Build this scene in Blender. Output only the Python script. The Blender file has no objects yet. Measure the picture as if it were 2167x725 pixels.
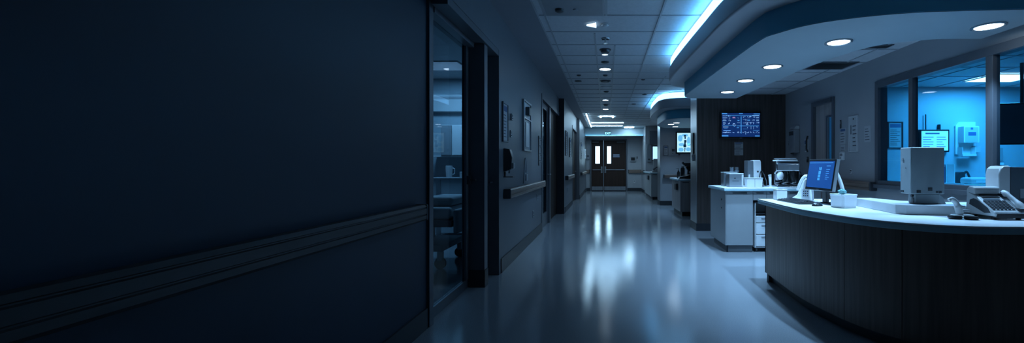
import bpy, bmesh, math, random
from mathutils import Vector, Matrix
random.seed(7)
PI = math.pi
scene = bpy.context.scene
COL = scene.collection
F, VX, VY, HC = 900.0, 1283.0, 350.0, 1.2      # focal length in px, vanishing point, eye height


# ------------------------------------------------------------------ materials
def mat(name, color, rough=.5, metal=0., emit=None, strength=0., var=0., vscale=8., bump=0., bscale=60., stretch=(1, 1, 1), coat=0., spec=.5):
    m = bpy.data.materials.new(name)
    m.use_nodes = True
    nt = m.node_tree
    b = nt.nodes['Principled BSDF']
    c = tuple(color) + (1,)
    b.inputs['Base Color'].default_value = c
    b.inputs['Roughness'].default_value = rough
    b.inputs['Metallic'].default_value = metal
    b.inputs['Coat Weight'].default_value = coat
    b.inputs['Specular IOR Level'].default_value = spec
    tc = nt.nodes.new('ShaderNodeTexCoord')
    mp = nt.nodes.new('ShaderNodeMapping')
    mp.inputs['Scale'].default_value = stretch
    nt.links.new(tc.outputs['Object'], mp.inputs['Vector'])
    if var:
        n = nt.nodes.new('ShaderNodeTexNoise')
        n.inputs['Scale'].default_value = vscale
        n.inputs['Detail'].default_value = 4
        nt.links.new(mp.outputs['Vector'], n.inputs['Vector'])
        r = nt.nodes.new('ShaderNodeValToRGB')
        r.color_ramp.elements[0].position = .3
        r.color_ramp.elements[1].position = .7
        r.color_ramp.elements[0].color = tuple(x * (1 - var) for x in color) + (1,)
        r.color_ramp.elements[1].color = tuple(min(1, x * (1 + var)) for x in color) + (1,)
        nt.links.new(n.outputs['Fac'], r.inputs['Fac'])
        nt.links.new(r.outputs['Color'], b.inputs['Base Color'])
    if bump:
        n2 = nt.nodes.new('ShaderNodeTexNoise')
        n2.inputs['Scale'].default_value = bscale
        n2.inputs['Detail'].default_value = 3
        nt.links.new(mp.outputs['Vector'], n2.inputs['Vector'])
        bp = nt.nodes.new('ShaderNodeBump')
        bp.inputs['Strength'].default_value = bump
        bp.inputs['Distance'].default_value = .01
        nt.links.new(n2.outputs['Fac'], bp.inputs['Height'])
        nt.links.new(bp.outputs['Normal'], b.inputs['Normal'])
    if emit:
        b.inputs['Emission Color'].default_value = tuple(emit) + (1,)
        b.inputs['Emission Strength'].default_value = strength
    return m


def glass_mat(name, tint, gloss=.03, rough=.02, edge=.5):
    m = bpy.data.materials.new(name)
    m.use_nodes = True
    nt = m.node_tree
    nt.nodes.clear()
    o = nt.nodes.new('ShaderNodeOutputMaterial')
    t = nt.nodes.new('ShaderNodeBsdfTransparent')
    t.inputs['Color'].default_value = tuple(tint) + (1,)
    g = nt.nodes.new('ShaderNodeBsdfGlossy')
    g.inputs['Roughness'].default_value = rough
    lw = nt.nodes.new('ShaderNodeLayerWeight')
    lw.inputs['Blend'].default_value = .5
    pw = nt.nodes.new('ShaderNodeMath')
    pw.operation = 'POWER'
    pw.inputs[1].default_value = 4
    nt.links.new(lw.outputs['Facing'], pw.inputs[0])
    f = nt.nodes.new('ShaderNodeMapRange')
    f.inputs['To Min'].default_value = gloss * .5
    f.inputs['To Max'].default_value = edge
    nt.links.new(pw.outputs[0], f.inputs['Value'])
    mx = nt.nodes.new('ShaderNodeMixShader')
    nt.links.new(f.outputs['Result'], mx.inputs['Fac'])
    nt.links.new(t.outputs['BSDF'], mx.inputs[1])
    nt.links.new(g.outputs['BSDF'], mx.inputs[2])
    nt.links.new(mx.outputs['Shader'], o.inputs['Surface'])
    return m


M = {}
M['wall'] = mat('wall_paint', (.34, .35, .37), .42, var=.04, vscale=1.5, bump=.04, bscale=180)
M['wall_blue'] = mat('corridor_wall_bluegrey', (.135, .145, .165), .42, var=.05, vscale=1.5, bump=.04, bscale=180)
M['wall_shaded'] = mat('wall_paint_shade_darkened', (.011, .025, .052), .5, var=.08, vscale=1.2, bump=.03, bscale=160)  # near-black colour carries the gloom of the unlit near wall
M['ceil'] = mat('ceiling_tile', (.55, .56, .58), .55, var=.06, vscale=30, bump=.05, bscale=220)
M['grid'] = mat('ceiling_grid_metal', (.38, .39, .41), .4)
M['gyp'] = mat('soffit_paint', (.24, .25, .28), .6, var=.03, vscale=2)
M['base'] = mat('dark_vinyl_base', (.025, .028, .034), .4, var=.1, vscale=6)
M['frame'] = mat('door_frame_metal', (.13, .14, .16), .38, .35, var=.06, vscale=4)
M['alu'] = mat('brushed_aluminium', (.45, .46, .48), .32, .9, var=.08, vscale=30, stretch=(1, 1, .05))
M['chrome'] = mat('polished_chrome', (.75, .76, .78), .1, 1., var=.03, vscale=3)
M['walnut'] = mat('dark_walnut_laminate', (.23, .165, .135), .42, var=.24, vscale=26, stretch=(1.6, 1.6, .05), bump=.05, bscale=40)
M['panelwood'] = mat('wall_panel_laminate', (.07, .055, .05), .42, var=.35, vscale=22, stretch=(1.6, 1.6, .05))
M['doorwood'] = mat('door_veneer', (.036, .021, .016), .5, var=.25, vscale=16, stretch=(1.5, 1.5, .06), spec=.2)
M['railwood'] = mat('handrail_wood', (.19, .135, .11), .42, var=.25, vscale=14, stretch=(.08, 1.5, 1.5))
M['housing'] = mat('putty_grey_enamel', (.27, .31, .33), .4, var=.06, vscale=6)
M['rail_shaded'] = mat('handrail_wood_shade_darkened', (.05, .043, .042), .42, var=.25, vscale=14, stretch=(.08, 1.5, 1.5))  # darker copy of the handrail wood, shade put into the colour
M['worktop'] = mat('white_solid_surface', (.78, .79, .80), .32, var=.02, vscale=5)
M['edge'] = mat('worktop_edge_blue', (.42, .62, .68), .4, var=.03, vscale=5)
M['cab'] = mat('cabinet_grey_laminate', (.33, .34, .35), .4, var=.04, vscale=4)
M['cabwood'] = mat('cabinet_taupe_laminate', (.36, .32, .31), .42, var=.15, vscale=14, stretch=(1.5, 1.5, .06))
M['kick'] = mat('toe_kick', (.11, .12, .13), .45, var=.08, vscale=5)
M['teal'] = mat('teal_fascia_paint', (.10, .42, .60), .45, var=.04, vscale=2)
M['soffit'] = mat('canopy_soffit_paint', (.34, .40, .43), .5, var=.03, vscale=2)
M['tier'] = mat('canopy_tier_paint', (.36, .36, .38), .4, var=.04, vscale=2)
M['white'] = mat('white_plastic', (.72, .73, .74), .35, var=.03, vscale=6)
M['offwhite'] = mat('offwhite_enamel', (.55, .56, .57), .38, var=.05, vscale=6)
M['greyp'] = mat('grey_plastic', (.28, .29, .31), .4, var=.05, vscale=6)
M['black'] = mat('black_plastic', (.012, .013, .015), .3, var=.1, vscale=6)
M['dark'] = mat('charcoal_plastic', (.04, .043, .05), .35, var=.1, vscale=6)
M['steel'] = mat('brushed_steel_box', (.40, .43, .46), .3, .85, var=.08, vscale=20, stretch=(.05, 1, 1))
M['paper'] = mat('paper', (.44, .46, .48), .7, var=.02, vscale=10)
M['ink'] = mat('ink', (.06, .065, .08), .7, var=.05, vscale=10)
M['inkblue'] = mat('blue_ink', (.05, .11, .24), .6, var=.05, vscale=10)
M['tealcloth'] = mat('teal_gauze', (.18, .42, .44), .8, var=.2, vscale=40, bump=.4, bscale=60)
M['linen'] = mat('white_linen', (.55, .56, .57), .8, var=.05, vscale=5, bump=.2, bscale=14)
M['blanket'] = mat('pale_blanket', (.42, .45, .50), .85, var=.1, vscale=12, bump=.2, bscale=30)
M['rubber'] = mat('black_rubber', (.02, .02, .022), .6, var=.1, vscale=10)
M['smoke'] = mat('smoked_cover', (.10, .12, .14), .15, var=.03, vscale=4)
M['bluewall'] = mat('exam_room_paint', (.40, .46, .50), .5, var=.03, vscale=2)
M['glass'] = glass_mat('clear_window_glass', (.80, .88, .92))
M['doorglass'] = glass_mat('tinted_door_glass', (.42, .47, .52), edge=.2)
M['led'] = mat('led_strip', (.8, .9, 1), .5, emit=(.24, .58, 1.), strength=3.6, var=.01, vscale=3)
M['led_b'] = mat('led_strip_soft', (.8, .9, 1), .5, emit=(.07, .50, .9), strength=4.5, var=.01, vscale=3)
M['lamp'] = mat('downlight_lens', (.9, .95, 1), .4, emit=(.62, .82, 1.), strength=14, var=.01, vscale=3)
M['lamp_dim'] = mat('small_lamp_lens', (.9, .95, 1), .4, emit=(.55, .78, 1.), strength=2.2, var=.01, vscale=3)
M['linear'] = mat('linear_lamp_lens', (.9, .95, 1), .4, emit=(.45, .75, 1.), strength=26, var=.01, vscale=3)
M['panel'] = mat('panel_lamp_lens', (.9, .95, 1), .4, emit=(.35, .78, 1.), strength=6, var=.01, vscale=3)
M['panel_dim'] = mat('ward_lamp_lens', (.9, .95, 1), .4, emit=(.30, .42, .55), strength=.55, var=.01, vscale=3)
M['pane_lit'] = mat('lit_door_pane', (.9, .95, 1), .3, emit=(.45, .78, 1.), strength=4.5, var=.02, vscale=9)
M['screen_navy'] = mat('screen_navy', (.01, .02, .06), .25, emit=(.004, .024, .13), strength=1.0, var=.05, vscale=3)
M['screen_ink'] = mat('screen_ink', (.1, .2, .4), .3, emit=(.30, .55, .95), strength=.75, var=.02, vscale=3)
M['screen_cyan'] = mat('screen_cyan_ink', (.1, .3, .5), .3, emit=(.06, .30, .75), strength=.8, var=.02, vscale=3)
M['screen_pink'] = mat('screen_pink_ink', (.3, .2, .3), .3, emit=(.45, .28, .6), strength=.6, var=.02, vscale=3)
M['screen_blue'] = mat('screen_blue', (.02, .05, .12), .25, emit=(.004, .05, .25), strength=.85, var=.03, vscale=2)
M['screen_icon'] = mat('screen_icon', (.1, .3, .5), .3, emit=(.015, .20, .42), strength=.7, var=.02, vscale=3)
M['xray_bg'] = mat('lit_film', (.7, .85, .9), .3, emit=(.45, .80, .95), strength=1.05, var=.02, vscale=4)
M['xray_blob'] = mat('lit_film_shape', (.4, .6, .8), .3, emit=(.14, .50, .85), strength=.9, var=.1, vscale=6)
M['xray_ink'] = mat('film_dark_shape', (.01, .03, .06), .4, emit=(.004, .03, .08), strength=.5, var=.1, vscale=6)
M['exit'] = mat('exit_letter', (.5, .9, 1), .4, emit=(.40, .90, 1.), strength=2.2, var=.01, vscale=3)
M['exit_bg'] = mat('exit_panel', (.03, .12, .16), .4, var=.03, vscale=3)
M['monitor_lit'] = mat('lit_chart_screen', (.5, .8, .9), .3, emit=(.16, .55, .80), strength=1.0, var=.03, vscale=4)
M['chart_ink'] = mat('chart_screen_ink', (.02, .1, .2), .4, emit=(.01, .10, .22), strength=.6, var=.03, vscale=4)
M['leadglow'] = mat('alcove_screen', (.6, .8, 1), .3, emit=(.40, .72, 1.), strength=1.3, var=.03, vscale=4)


def floor_mat():
    m = bpy.data.materials.new('polished_speckled_vinyl')
    m.use_nodes = True
    nt = m.node_tree
    b = nt.nodes['Principled BSDF']
    tc = nt.nodes.new('ShaderNodeTexCoord')
    n = nt.nodes.new('ShaderNodeTexNoise')
    n.inputs['Scale'].default_value = 260
    n.inputs['Detail'].default_value = 2
    nt.links.new(tc.outputs['Object'], n.inputs['Vector'])
    r = nt.nodes.new('ShaderNodeValToRGB')
    e = r.color_ramp.elements
    e[0].position, e[1].position = .36, .64
    e[0].color, e[1].color = (.20, .215, .235, 1), (.36, .375, .40, 1)
    nt.links.new(n.outputs['Fac'], r.inputs['Fac'])
    nt.links.new(r.outputs['Color'], b.inputs['Base Color'])
    n2 = nt.nodes.new('ShaderNodeTexNoise')
    n2.inputs['Scale'].default_value = 2.2
    n2.inputs['Detail'].default_value = 3
    nt.links.new(tc.outputs['Object'], n2.inputs['Vector'])
    mr = nt.nodes.new('ShaderNodeMapRange')
    mr.inputs['To Min'].default_value = .06
    mr.inputs['To Max'].default_value = .14
    nt.links.new(n2.outputs['Fac'], mr.inputs['Value'])
    nt.links.new(mr.outputs['Result'], b.inputs['Roughness'])
    b.inputs['Specular IOR Level'].default_value = .6
    bp = nt.nodes.new('ShaderNodeBump')
    bp.inputs['Strength'].default_value = .06
    bp.inputs['Distance'].default_value = .003
    nt.links.new(n.outputs['Fac'], bp.inputs['Height'])
    nt.links.new(bp.outputs['Normal'], b.inputs['Normal'])
    return m


M['floor'] = floor_mat()


# ------------------------------------------------------------------ mesh building
class MB:
    def __init__(self):
        self.bm = bmesh.new()

    def box(self, x0, x1, y0, y1, z0, z1):
        v = [self.bm.verts.new(p) for p in ((x0, y0, z0), (x1, y0, z0), (x1, y1, z0), (x0, y1, z0), (x0, y0, z1), (x1, y0, z1), (x1, y1, z1), (x0, y1, z1))]
        for f in ((3, 2, 1, 0), (4, 5, 6, 7), (0, 1, 5, 4), (1, 2, 6, 5), (2, 3, 7, 6), (3, 0, 4, 7)):
            self.bm.faces.new([v[i] for i in f])
        return self

    def prism(self, poly, a0, a1, axis='z'):
        def p3(p, a):
            return {'z': (p[0], p[1], a), 'x': (a, p[0], p[1]), 'y': (p[0], a, p[1])}[axis]
        lo = [self.bm.verts.new(p3(p, a0)) for p in poly]
        hi = [self.bm.verts.new(p3(p, a1)) for p in poly]
        n = len(poly)
        self.bm.faces.new(lo[::-1])
        self.bm.faces.new(hi)
        for i in range(n):
            j = (i + 1) % n
            self.bm.faces.new((lo[i], lo[j], hi[j], hi[i]))
        return self

    def wallstrip(self, path, z0, z1, t, closed=False):
        """a band standing along a plan path, thickness t to the left of travel"""
        off = offset_path(path, t)
        self.prism(list(path) + off[::-1], z0, z1)
        return self

    def cyl(self, p0, p1, r0, r1=None, seg=20):
        return self.tube([p0, p1], [r0, r0 if r1 is None else r1], seg)

    def tube(self, pts, r, seg=10):
        pts = [Vector(p) for p in pts]
        rs = r if isinstance(r, (list, tuple)) else [r] * len(pts)
        rings = []
        up = None
        for i, p in enumerate(pts):
            if i == 0:
                d = pts[1] - p
            elif i == len(pts) - 1:
                d = p - pts[i - 1]
            else:
                d = (pts[i + 1] - p).normalized() + (p - pts[i - 1]).normalized()
            d.normalize()
            if up is None:
                up = Vector((0, 0, 1)) if abs(d.z) < .9 else Vector((1, 0, 0))
            s = d.cross(up).normalized()
            up = s.cross(d).normalized()
            rings.append([self.bm.verts.new(p + rs[i] * (math.cos(2 * PI * k / seg) * s + math.sin(2 * PI * k / seg) * up)) for k in range(seg)])
        for a, b in zip(rings, rings[1:]):
            for k in range(seg):
                j = (k + 1) % seg
                self.bm.faces.new((a[k], a[j], b[j], b[k]))
        self.bm.faces.new(rings[0][::-1])
        self.bm.faces.new(rings[-1])
        return self

    def lathe(self, prof, c=(0, 0, 0), seg=28):
        rings = []
        for r, z in prof:
            rings.append([self.bm.verts.new((c[0] + max(r, 1e-5) * math.cos(2 * PI * k / seg), c[1] + max(r, 1e-5) * math.sin(2 * PI * k / seg), c[2] + z)) for k in range(seg)])
        for a, b in zip(rings, rings[1:]):
            for k in range(seg):
                j = (k + 1) % seg
                self.bm.faces.new((a[k], a[j], b[j], b[k]))
        self.bm.faces.new(rings[0][::-1])
        self.bm.faces.new(rings[-1])
        return self

    def ball(self, c, r, seg=16, rings=10):
        rx, ry, rz = r if isinstance(r, (tuple, list)) else (r, r, r)
        mtx = Matrix.Translation(c) @ Matrix.Diagonal((rx, ry, rz, 1))
        bmesh.ops.create_uvsphere(self.bm, u_segments=seg, v_segments=rings, radius=1, matrix=mtx)
        return self

    def mesh(self, smooth=True):
        bmesh.ops.recalc_face_normals(self.bm, faces=self.bm.faces)
        me = bpy.data.meshes.new('m')
        self.bm.to_mesh(me)
        self.bm.free()
        if smooth:
            for p in me.polygons:
                p.use_smooth = True
            me.set_sharp_from_angle(angle=math.radians(32))
        return me


def dome(r):
    m = MB().ball((0, 0, 0), r)
    for v in m.bm.verts:
        v.co.z = max(v.co.z, .001)
    return m


def offset_path(path, t):
    out = []
    n = len(path)
    for i, p in enumerate(path):
        a = Vector(path[max(i - 1, 0)])
        b = Vector(path[min(i + 1, n - 1)])
        d = (b - a).normalized()
        out.append((p[0] - d.y * t, p[1] + d.x * t))
    return out


def arclen(path):
    s = [0]
    for a, b in zip(path, path[1:]):
        s.append(s[-1] + (Vector(b) - Vector(a)).length)
    return s


def sub_path(path, s0, s1):
    S = arclen(path)
    out = []

    def at(s):
        for i in range(len(S) - 1):
            if S[i] <= s <= S[i + 1] and S[i + 1] > S[i]:
                f = (s - S[i]) / (S[i + 1] - S[i])
                return tuple(Vector(path[i]).lerp(Vector(path[i + 1]), f))
        return path[-1]
    out.append(at(s0))
    for p, s in zip(path, S):
        if s0 + 1e-4 < s < s1 - 1e-4:
            out.append(p)
    out.append(at(s1))
    return out


def smooth_path(pts, sub=6):
    out = []
    n = len(pts)
    for i in range(n - 1):
        p0, p1, p2, p3 = (Vector(pts[max(i - 1, 0)]), Vector(pts[i]), Vector(pts[i + 1]), Vector(pts[min(i + 2, n - 1)]))
        for k in range(sub):
            t = k / sub
            q = .5 * ((2 * p1) + (p2 - p0) * t + (2 * p0 - 5 * p1 + 4 * p2 - p3) * t * t + (3 * p1 - p0 - 3 * p2 + p3) * t ** 3)
            out.append(tuple(q))
    out.append(tuple(pts[-1]))
    return out


def link(name, me, m, bevel=0., seg=2):
    me.name = name
    o = bpy.data.objects.new(name, me)
    COL.objects.link(o)
    if m is not None:
        me.materials.append(M[m] if isinstance(m, str) else m)
    if bevel:
        md = o.modifiers.new('Bevel', 'BEVEL')
        md.width = bevel
        md.segments = seg
        md.limit_method = 'ANGLE'
        md.angle_limit = math.radians(40)
        md.harden_normals = True
    return o


def part(name, mb, m, parent, bevel=0., label=None, seg=2):
    o = link(name, mb.mesh() if isinstance(mb, MB) else mb, m, bevel, seg)
    o.parent = parent
    if label:
        o['label'] = label
    return o


def box(*a):
    return MB().box(*a)


def thing(name, label, cat, loc=(0, 0, 0), rz=0., group=None):
    o = bpy.data.objects.new(name, None)
    o.empty_display_size = .1
    COL.objects.link(o)
    o.location = loc
    o.rotation_euler = (0, 0, rz)
    o['label'] = label
    o['category'] = cat
    if group:
        o['group'] = group
    return o


def solo(name, mb, m, label, cat, loc=(0, 0, 0), rz=0., group=None, bevel=0.):
    o = link(name, mb.mesh(), m, bevel)
    o.location = loc
    o.rotation_euler = (0, 0, rz)
    o['label'] = label
    o['category'] = cat
    if group:
        o['group'] = group
    return o


def struct(name, mb, m, bevel=0., parent=None):
    o = link(name, mb.mesh(), m, bevel)
    if parent:
        o.parent = parent
    else:
        o['kind'] = 'structure'
    return o


def sroot(name, loc=(0, 0, 0), rz=0.):
    o = bpy.data.objects.new(name, None)
    COL.objects.link(o)
    o.location = loc
    o.rotation_euler = (0, 0, rz)
    o['kind'] = 'structure'
    return o


def copy_thing(src, loc, rz=None, label=None):
    c = src.copy()
    COL.objects.link(c)
    c.location = loc
    if rz is not None:
        c.rotation_euler = (0, 0, rz)
    if label:
        c['label'] = label
    for ch in list(src.children):
        d = ch.copy()
        COL.objects.link(d)
        d.parent = c
        for g in list(ch.children):
            e = g.copy()
            COL.objects.link(e)
            e.parent = d
    return c


def lettering(s, size, depth=.002):
    cu = bpy.data.curves.new('t', 'FONT')
    cu.body = s
    cu.size = size
    cu.extrude = depth
    cu.align_x = 'CENTER'
    cu.align_y = 'CENTER'
    o = bpy.data.objects.new('t', cu)
    COL.objects.link(o)
    dg = bpy.context.evaluated_depsgraph_get()
    me = bpy.data.meshes.new_from_object(o.evaluated_get(dg))
    bpy.data.objects.remove(o)
    me.transform(Matrix.Rotation(PI / 2, 4, 'X'))
    me.materials.clear()
    return me


def px(x, y, d):
    """a photograph pixel at a known depth -> metres"""
    return ((x - VX) / F * d, d, HC - (y - VY) / F * d)


# wall frames: local x along the wall, -y out of the wall, z up
def on_left(plane, y, z):
    return dict(loc=(plane, y, z), rz=PI / 2)


def on_right(plane, y, z):
    return dict(loc=(plane, y, z), rz=-PI / 2)


def on_front(y, x, z):
    return dict(loc=(x, y, z), rz=0.)


# ------------------------------------------------------------------ room shell
CZ = 2.88          # corridor ceiling
RZ = 2.512         # ceiling over the nurses' station
XL1, XL2, XL3, XL4 = -1.33, -1.18, -1.05, -.95
XR = 3.30
XP = 1.66          # corridor side of the right-hand pillars
YT = 7.83          # dark panelled wall
YF = 20.0

struct('floor', box(-6, 9, -2.5, 21.5, -.1, 0), 'floor')
struct('ceiling', box(-.77, 3.4, -2.5, 20.2, CZ, CZ + .1), 'ceil')
struct('ceiling', box(-1.7, -.772, -2.5, 20.2, CZ - .012, CZ + .1), 'gyp')
# lower ceiling behind the canopy
struct('ceiling', box(2.02, 3.42, 3.72, YT + .02, RZ, RZ + .08), 'ceil')
struct('ceiling', box(2.0, 3.42, YT + .56, 12.9, RZ, RZ + .08), 'ceil')
# exposed grid of the corridor ceiling
g = MB()
rows = [4.755 + .578 * k for k in range(-10, 27)]
for y in rows:
    g.box(-.765, 1.66, y - .011, y + .011, CZ - .008, CZ - .001)
for x, y0 in ((-.765, -2), (-.685, -2), (-.147, 5.4), (.122, 5.95), (.605, -2), (1.12, 8)):
    g.box(x - .011, x + .011, y0, 19.9, CZ - .0085, CZ - .0015)
g.box(-.012, .012, -2, 4.755, CZ - .0085, CZ - .0015)
struct('trim_1', g, 'grid')
g = MB()
for k in range(10):
    y = 2.4 + .6 * k
    if 3.8 < y < YT:
        g.box(2.02, XR, y - .011, y + .011, RZ - .007, RZ - .001)
for x in (2.45, 3.05):
    g.box(x - .011, x + .011, 4.0, YT, RZ - .0075, RZ - .0015)
struct('trim_2', g, 'grid')

# left walls
struct('wall_left', box(-1.55, XL1, -2.5, 3.15, 0, CZ), 'wall_shaded')
struct('baseboard_left', box(XL1, XL1 + .012, -2.4, 3.14, 0, .15), 'base')
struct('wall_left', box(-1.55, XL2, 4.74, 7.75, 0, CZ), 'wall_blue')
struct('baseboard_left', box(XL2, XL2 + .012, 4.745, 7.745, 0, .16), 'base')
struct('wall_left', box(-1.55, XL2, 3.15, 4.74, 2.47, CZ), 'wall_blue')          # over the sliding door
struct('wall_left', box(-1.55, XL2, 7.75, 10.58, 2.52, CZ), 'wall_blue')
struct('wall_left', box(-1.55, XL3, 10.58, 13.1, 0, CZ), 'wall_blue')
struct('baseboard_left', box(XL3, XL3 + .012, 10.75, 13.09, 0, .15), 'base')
struct('pier_shade_sheet', box(-1.35, XL3 + .004, 10.565, 10.579, 0, CZ - .02), 'base')  # near-black sheet added so the pier's end face looks unlit
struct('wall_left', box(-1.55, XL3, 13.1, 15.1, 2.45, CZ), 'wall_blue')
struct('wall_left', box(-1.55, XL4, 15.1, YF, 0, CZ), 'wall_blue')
struct('baseboard_left', box(XL4, XL4 + .012, 15.12, YF - .02, 0, .15), 'base')
# end wall and bulkhead
struct('wall_back', box(-1.6, -.73, YF, YF + .2, 0, CZ), 'wall')
struct('wall_back', box(.98, 3.4, YF, YF + .2, 0, CZ), 'wall')
struct('wall_back', box(-.73, .98, YF, YF + .2, 2.44, CZ), 'wall')
struct('baseboard_back', box(-.93, -.74, YF - .012, YF, 0, .15), 'base')
struct('baseboard_back', box(.99, 1.65, YF - .012, YF, 0, .15), 'base')
struct('trim_3', box(XL4 + .002, XP - .002, 18.95, YF - .001, 2.53, CZ - .014), 'soffit')      # bulkhead
struct('wall_front', box(-1.6, 3.6, -2.7, -2.5, 0, CZ), 'wall_shaded')
# right walls
struct('wall_right', box(XR, XR + .12, 2.45, 5.20, 0, .95), 'wall')
struct('wall_right', box(XR, XR + .12, 2.45, 5.20, 2.22, CZ), 'wall')
struct('wall_right', box(XR, XR + .12, -2.5, 2.45, 0, CZ), 'wall')
struct('wall_right', box(XR, XR + .12, 5.20, 6.14, 0, CZ), 'wall')
struct('wall_right', box(XR, XR + .12, 6.14, 6.80, 2.20, CZ), 'wall')
struct('wall_right', box(XR, XR + .12, 6.80, YF + .2, 0, CZ), 'wall')
# dark panelled wall with pillar end
struct('wall_panelled', box(XP + .012, XR, YT, YT + .54, 0, CZ), 'panelwood')
struct('baseboard_panelled', box(XP + .012, XR, YT - .012, YT, 0, .135), 'base')
struct('trim_4', box(XP, XP + .011, YT - .002, YT + .545, .135, CZ - .02), 'alu')
struct('trim_5', box(XP - .006, XP + .011, YT - .013, YT + .55, 0, .134), 'base')
# wall at the end of the second alcove
struct('wall_alcove', box(1.635, XR, 12.86, 13.45, 0, CZ), 'wall')
struct('trim_6', box(1.622, 1.634, 12.845, 13.46, .135, CZ - .02), 'alu')
struct('baseboard_alcove', box(1.62, XR, 12.845, 12.859, 0, .134), 'base')
struct('baseboard_alcove', box(1.618, 1.634, 12.86, 13.46, 0, .134), 'base')
# third alcove
struct('wall_alcove', box(XP, XR, 18.0, YF, 0, CZ), 'wall')
struct('baseboard_alcove', box(XP - .012, XP, 18.0, YF - .015, 0, .135), 'base')

# patient room behind the sliding door and rooms beyond
struct('wall_ward', box(-5.2, -1.56, 7.6, 7.72, 0, 2.75), 'bluewall')
struct('wall_ward', box(-5.3, -5.2, 2.8, 13, 0, 2.75), 'bluewall')
struct('wall_ward', box(-5.2, -1.56, 2.9, 3.0, 0, 2.75), 'bluewall')
struct('ceiling_ward', box(-5.3, -1.56, 2.8, 13, 2.75, 2.85), 'ceil')
struct('wall_ward', box(-5.2, -1.56, 12.2, 12.3, 0, 2.75), 'bluewall')

# exam room behind the windows
struct('wall_exam', box(XR + .12, 8.6, 7.26, 7.4, 0, 2.6), 'bluewall')
struct('wall_exam', box(8.5, 8.6, 1.0, 7.26, 0, 2.6), 'bluewall')
struct('wall_exam', box(XR + .12, 8.6, 1.0, 1.1, 0, 2.6), 'bluewall')
struct('ceiling_exam', box(XR + .12, 8.6, 1.0, 7.4, 2.54, 2.62), 'ceil')
g = MB()
for k in range(9):
    y = 1.6 + .6 * k
    g.box(XR + .13, 8.5, y - .011, y + .011, 2.533, 2.539)
for k in range(8):
    x = 3.8 + .6 * k
    g.box(x - .011, x + .011, 1.1, 7.25, 2.532, 2.538)
struct('trim_7', g, 'grid')


# ------------------------------------------------------------------ windows and doors
def make_windows():
    w = sroot('window_1')
    f = MB()
    f.box(XR - .02, XR + .10, 5.14, 5.20, .95, 2.22).box(XR - .02, XR + .10, 2.45, 5.139, .95, 1.02).box(XR - .02, XR + .10, 2.45, 5.139, 2.14, 2.22)
    part('window_frame', f, 'frame', w, .004)
    for a, b in ((4.56, 4.62), (3.61, 3.68), (2.45, 2.55)):
        part('mullion', box(XR - .02, XR + .045, a, b, 1.02, 2.14), 'frame', w, .004)
    for a, b in ((4.62, 5.14), (3.68, 4.56), (2.55, 3.61)):
        part('pane', box(XR + .015, XR + .021, a, b, 1.02, 2.14), 'glass', w)
    part('window_sill', box(XR - .05, XR - .031, 2.45, 5.19, .93, .975), 'frame', w, .003)


make_windows()


def sliding_door():
    d = sroot('door_1')
    fr = MB()
    fr.box(-1.43, -1.31, 3.152, 3.225, 0, 2.47)                      # near post
    fr.box(-1.43, -1.30, 3.226, 4.185, 2.36, 2.469)                  # head
    fr.box(-1.30, -1.175, 4.66, 4.738, 0, 2.468)                     # far post
    fr.box(-1.30, -1.178, 3.16, 4.66, 2.40, 2.466)                   # header cover
    part('door_frame', fr, 'frame', d, .003)
    part('leaf_rail', box(-1.40, -1.36, 3.226, 4.17, .0, .085), 'frame', d, .003)
    part('leaf_stile', box(-1.40, -1.355, 4.12, 4.185, .086, 2.36), 'frame', d, .003)
    part('pane', box(-1.384, -1.376, 3.226, 4.12, .086, 2.36), 'doorglass', d)
    part('pier', box(-1.375, -1.20, 4.19, 4.30, .17, 2.399), 'frame', d, .003)
    part('pier_base', box(-1.38, -1.195, 4.185, 4.305, 0, .169), 'base', d, .003)
    part('folding_leaf', box(-1.36, -1.31, 4.31, 4.655, .0, 2.40), 'frame', d, .003)
    h = MB().box(-1.355, -1.325, 4.125, 4.18, 1.02, 1.10)
    h.tube([(-1.325, 4.15, 1.06), (-1.27, 4.15, 1.06), (-1.27, 4.10, 1.06)], .008, 8)
    part('door_handle', h, 'dark', d)
    lt = MB().box(-1.31, -1.285, 4.60, 4.65, .98, 1.06)
    lt.tube([(-1.285, 4.63, 1.02), (-1.24, 4.63, 1.02), (-1.24, 4.52, 1.02)], .008, 8)
    part('door_handle', lt, 'dark', d)


sliding_door()


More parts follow.
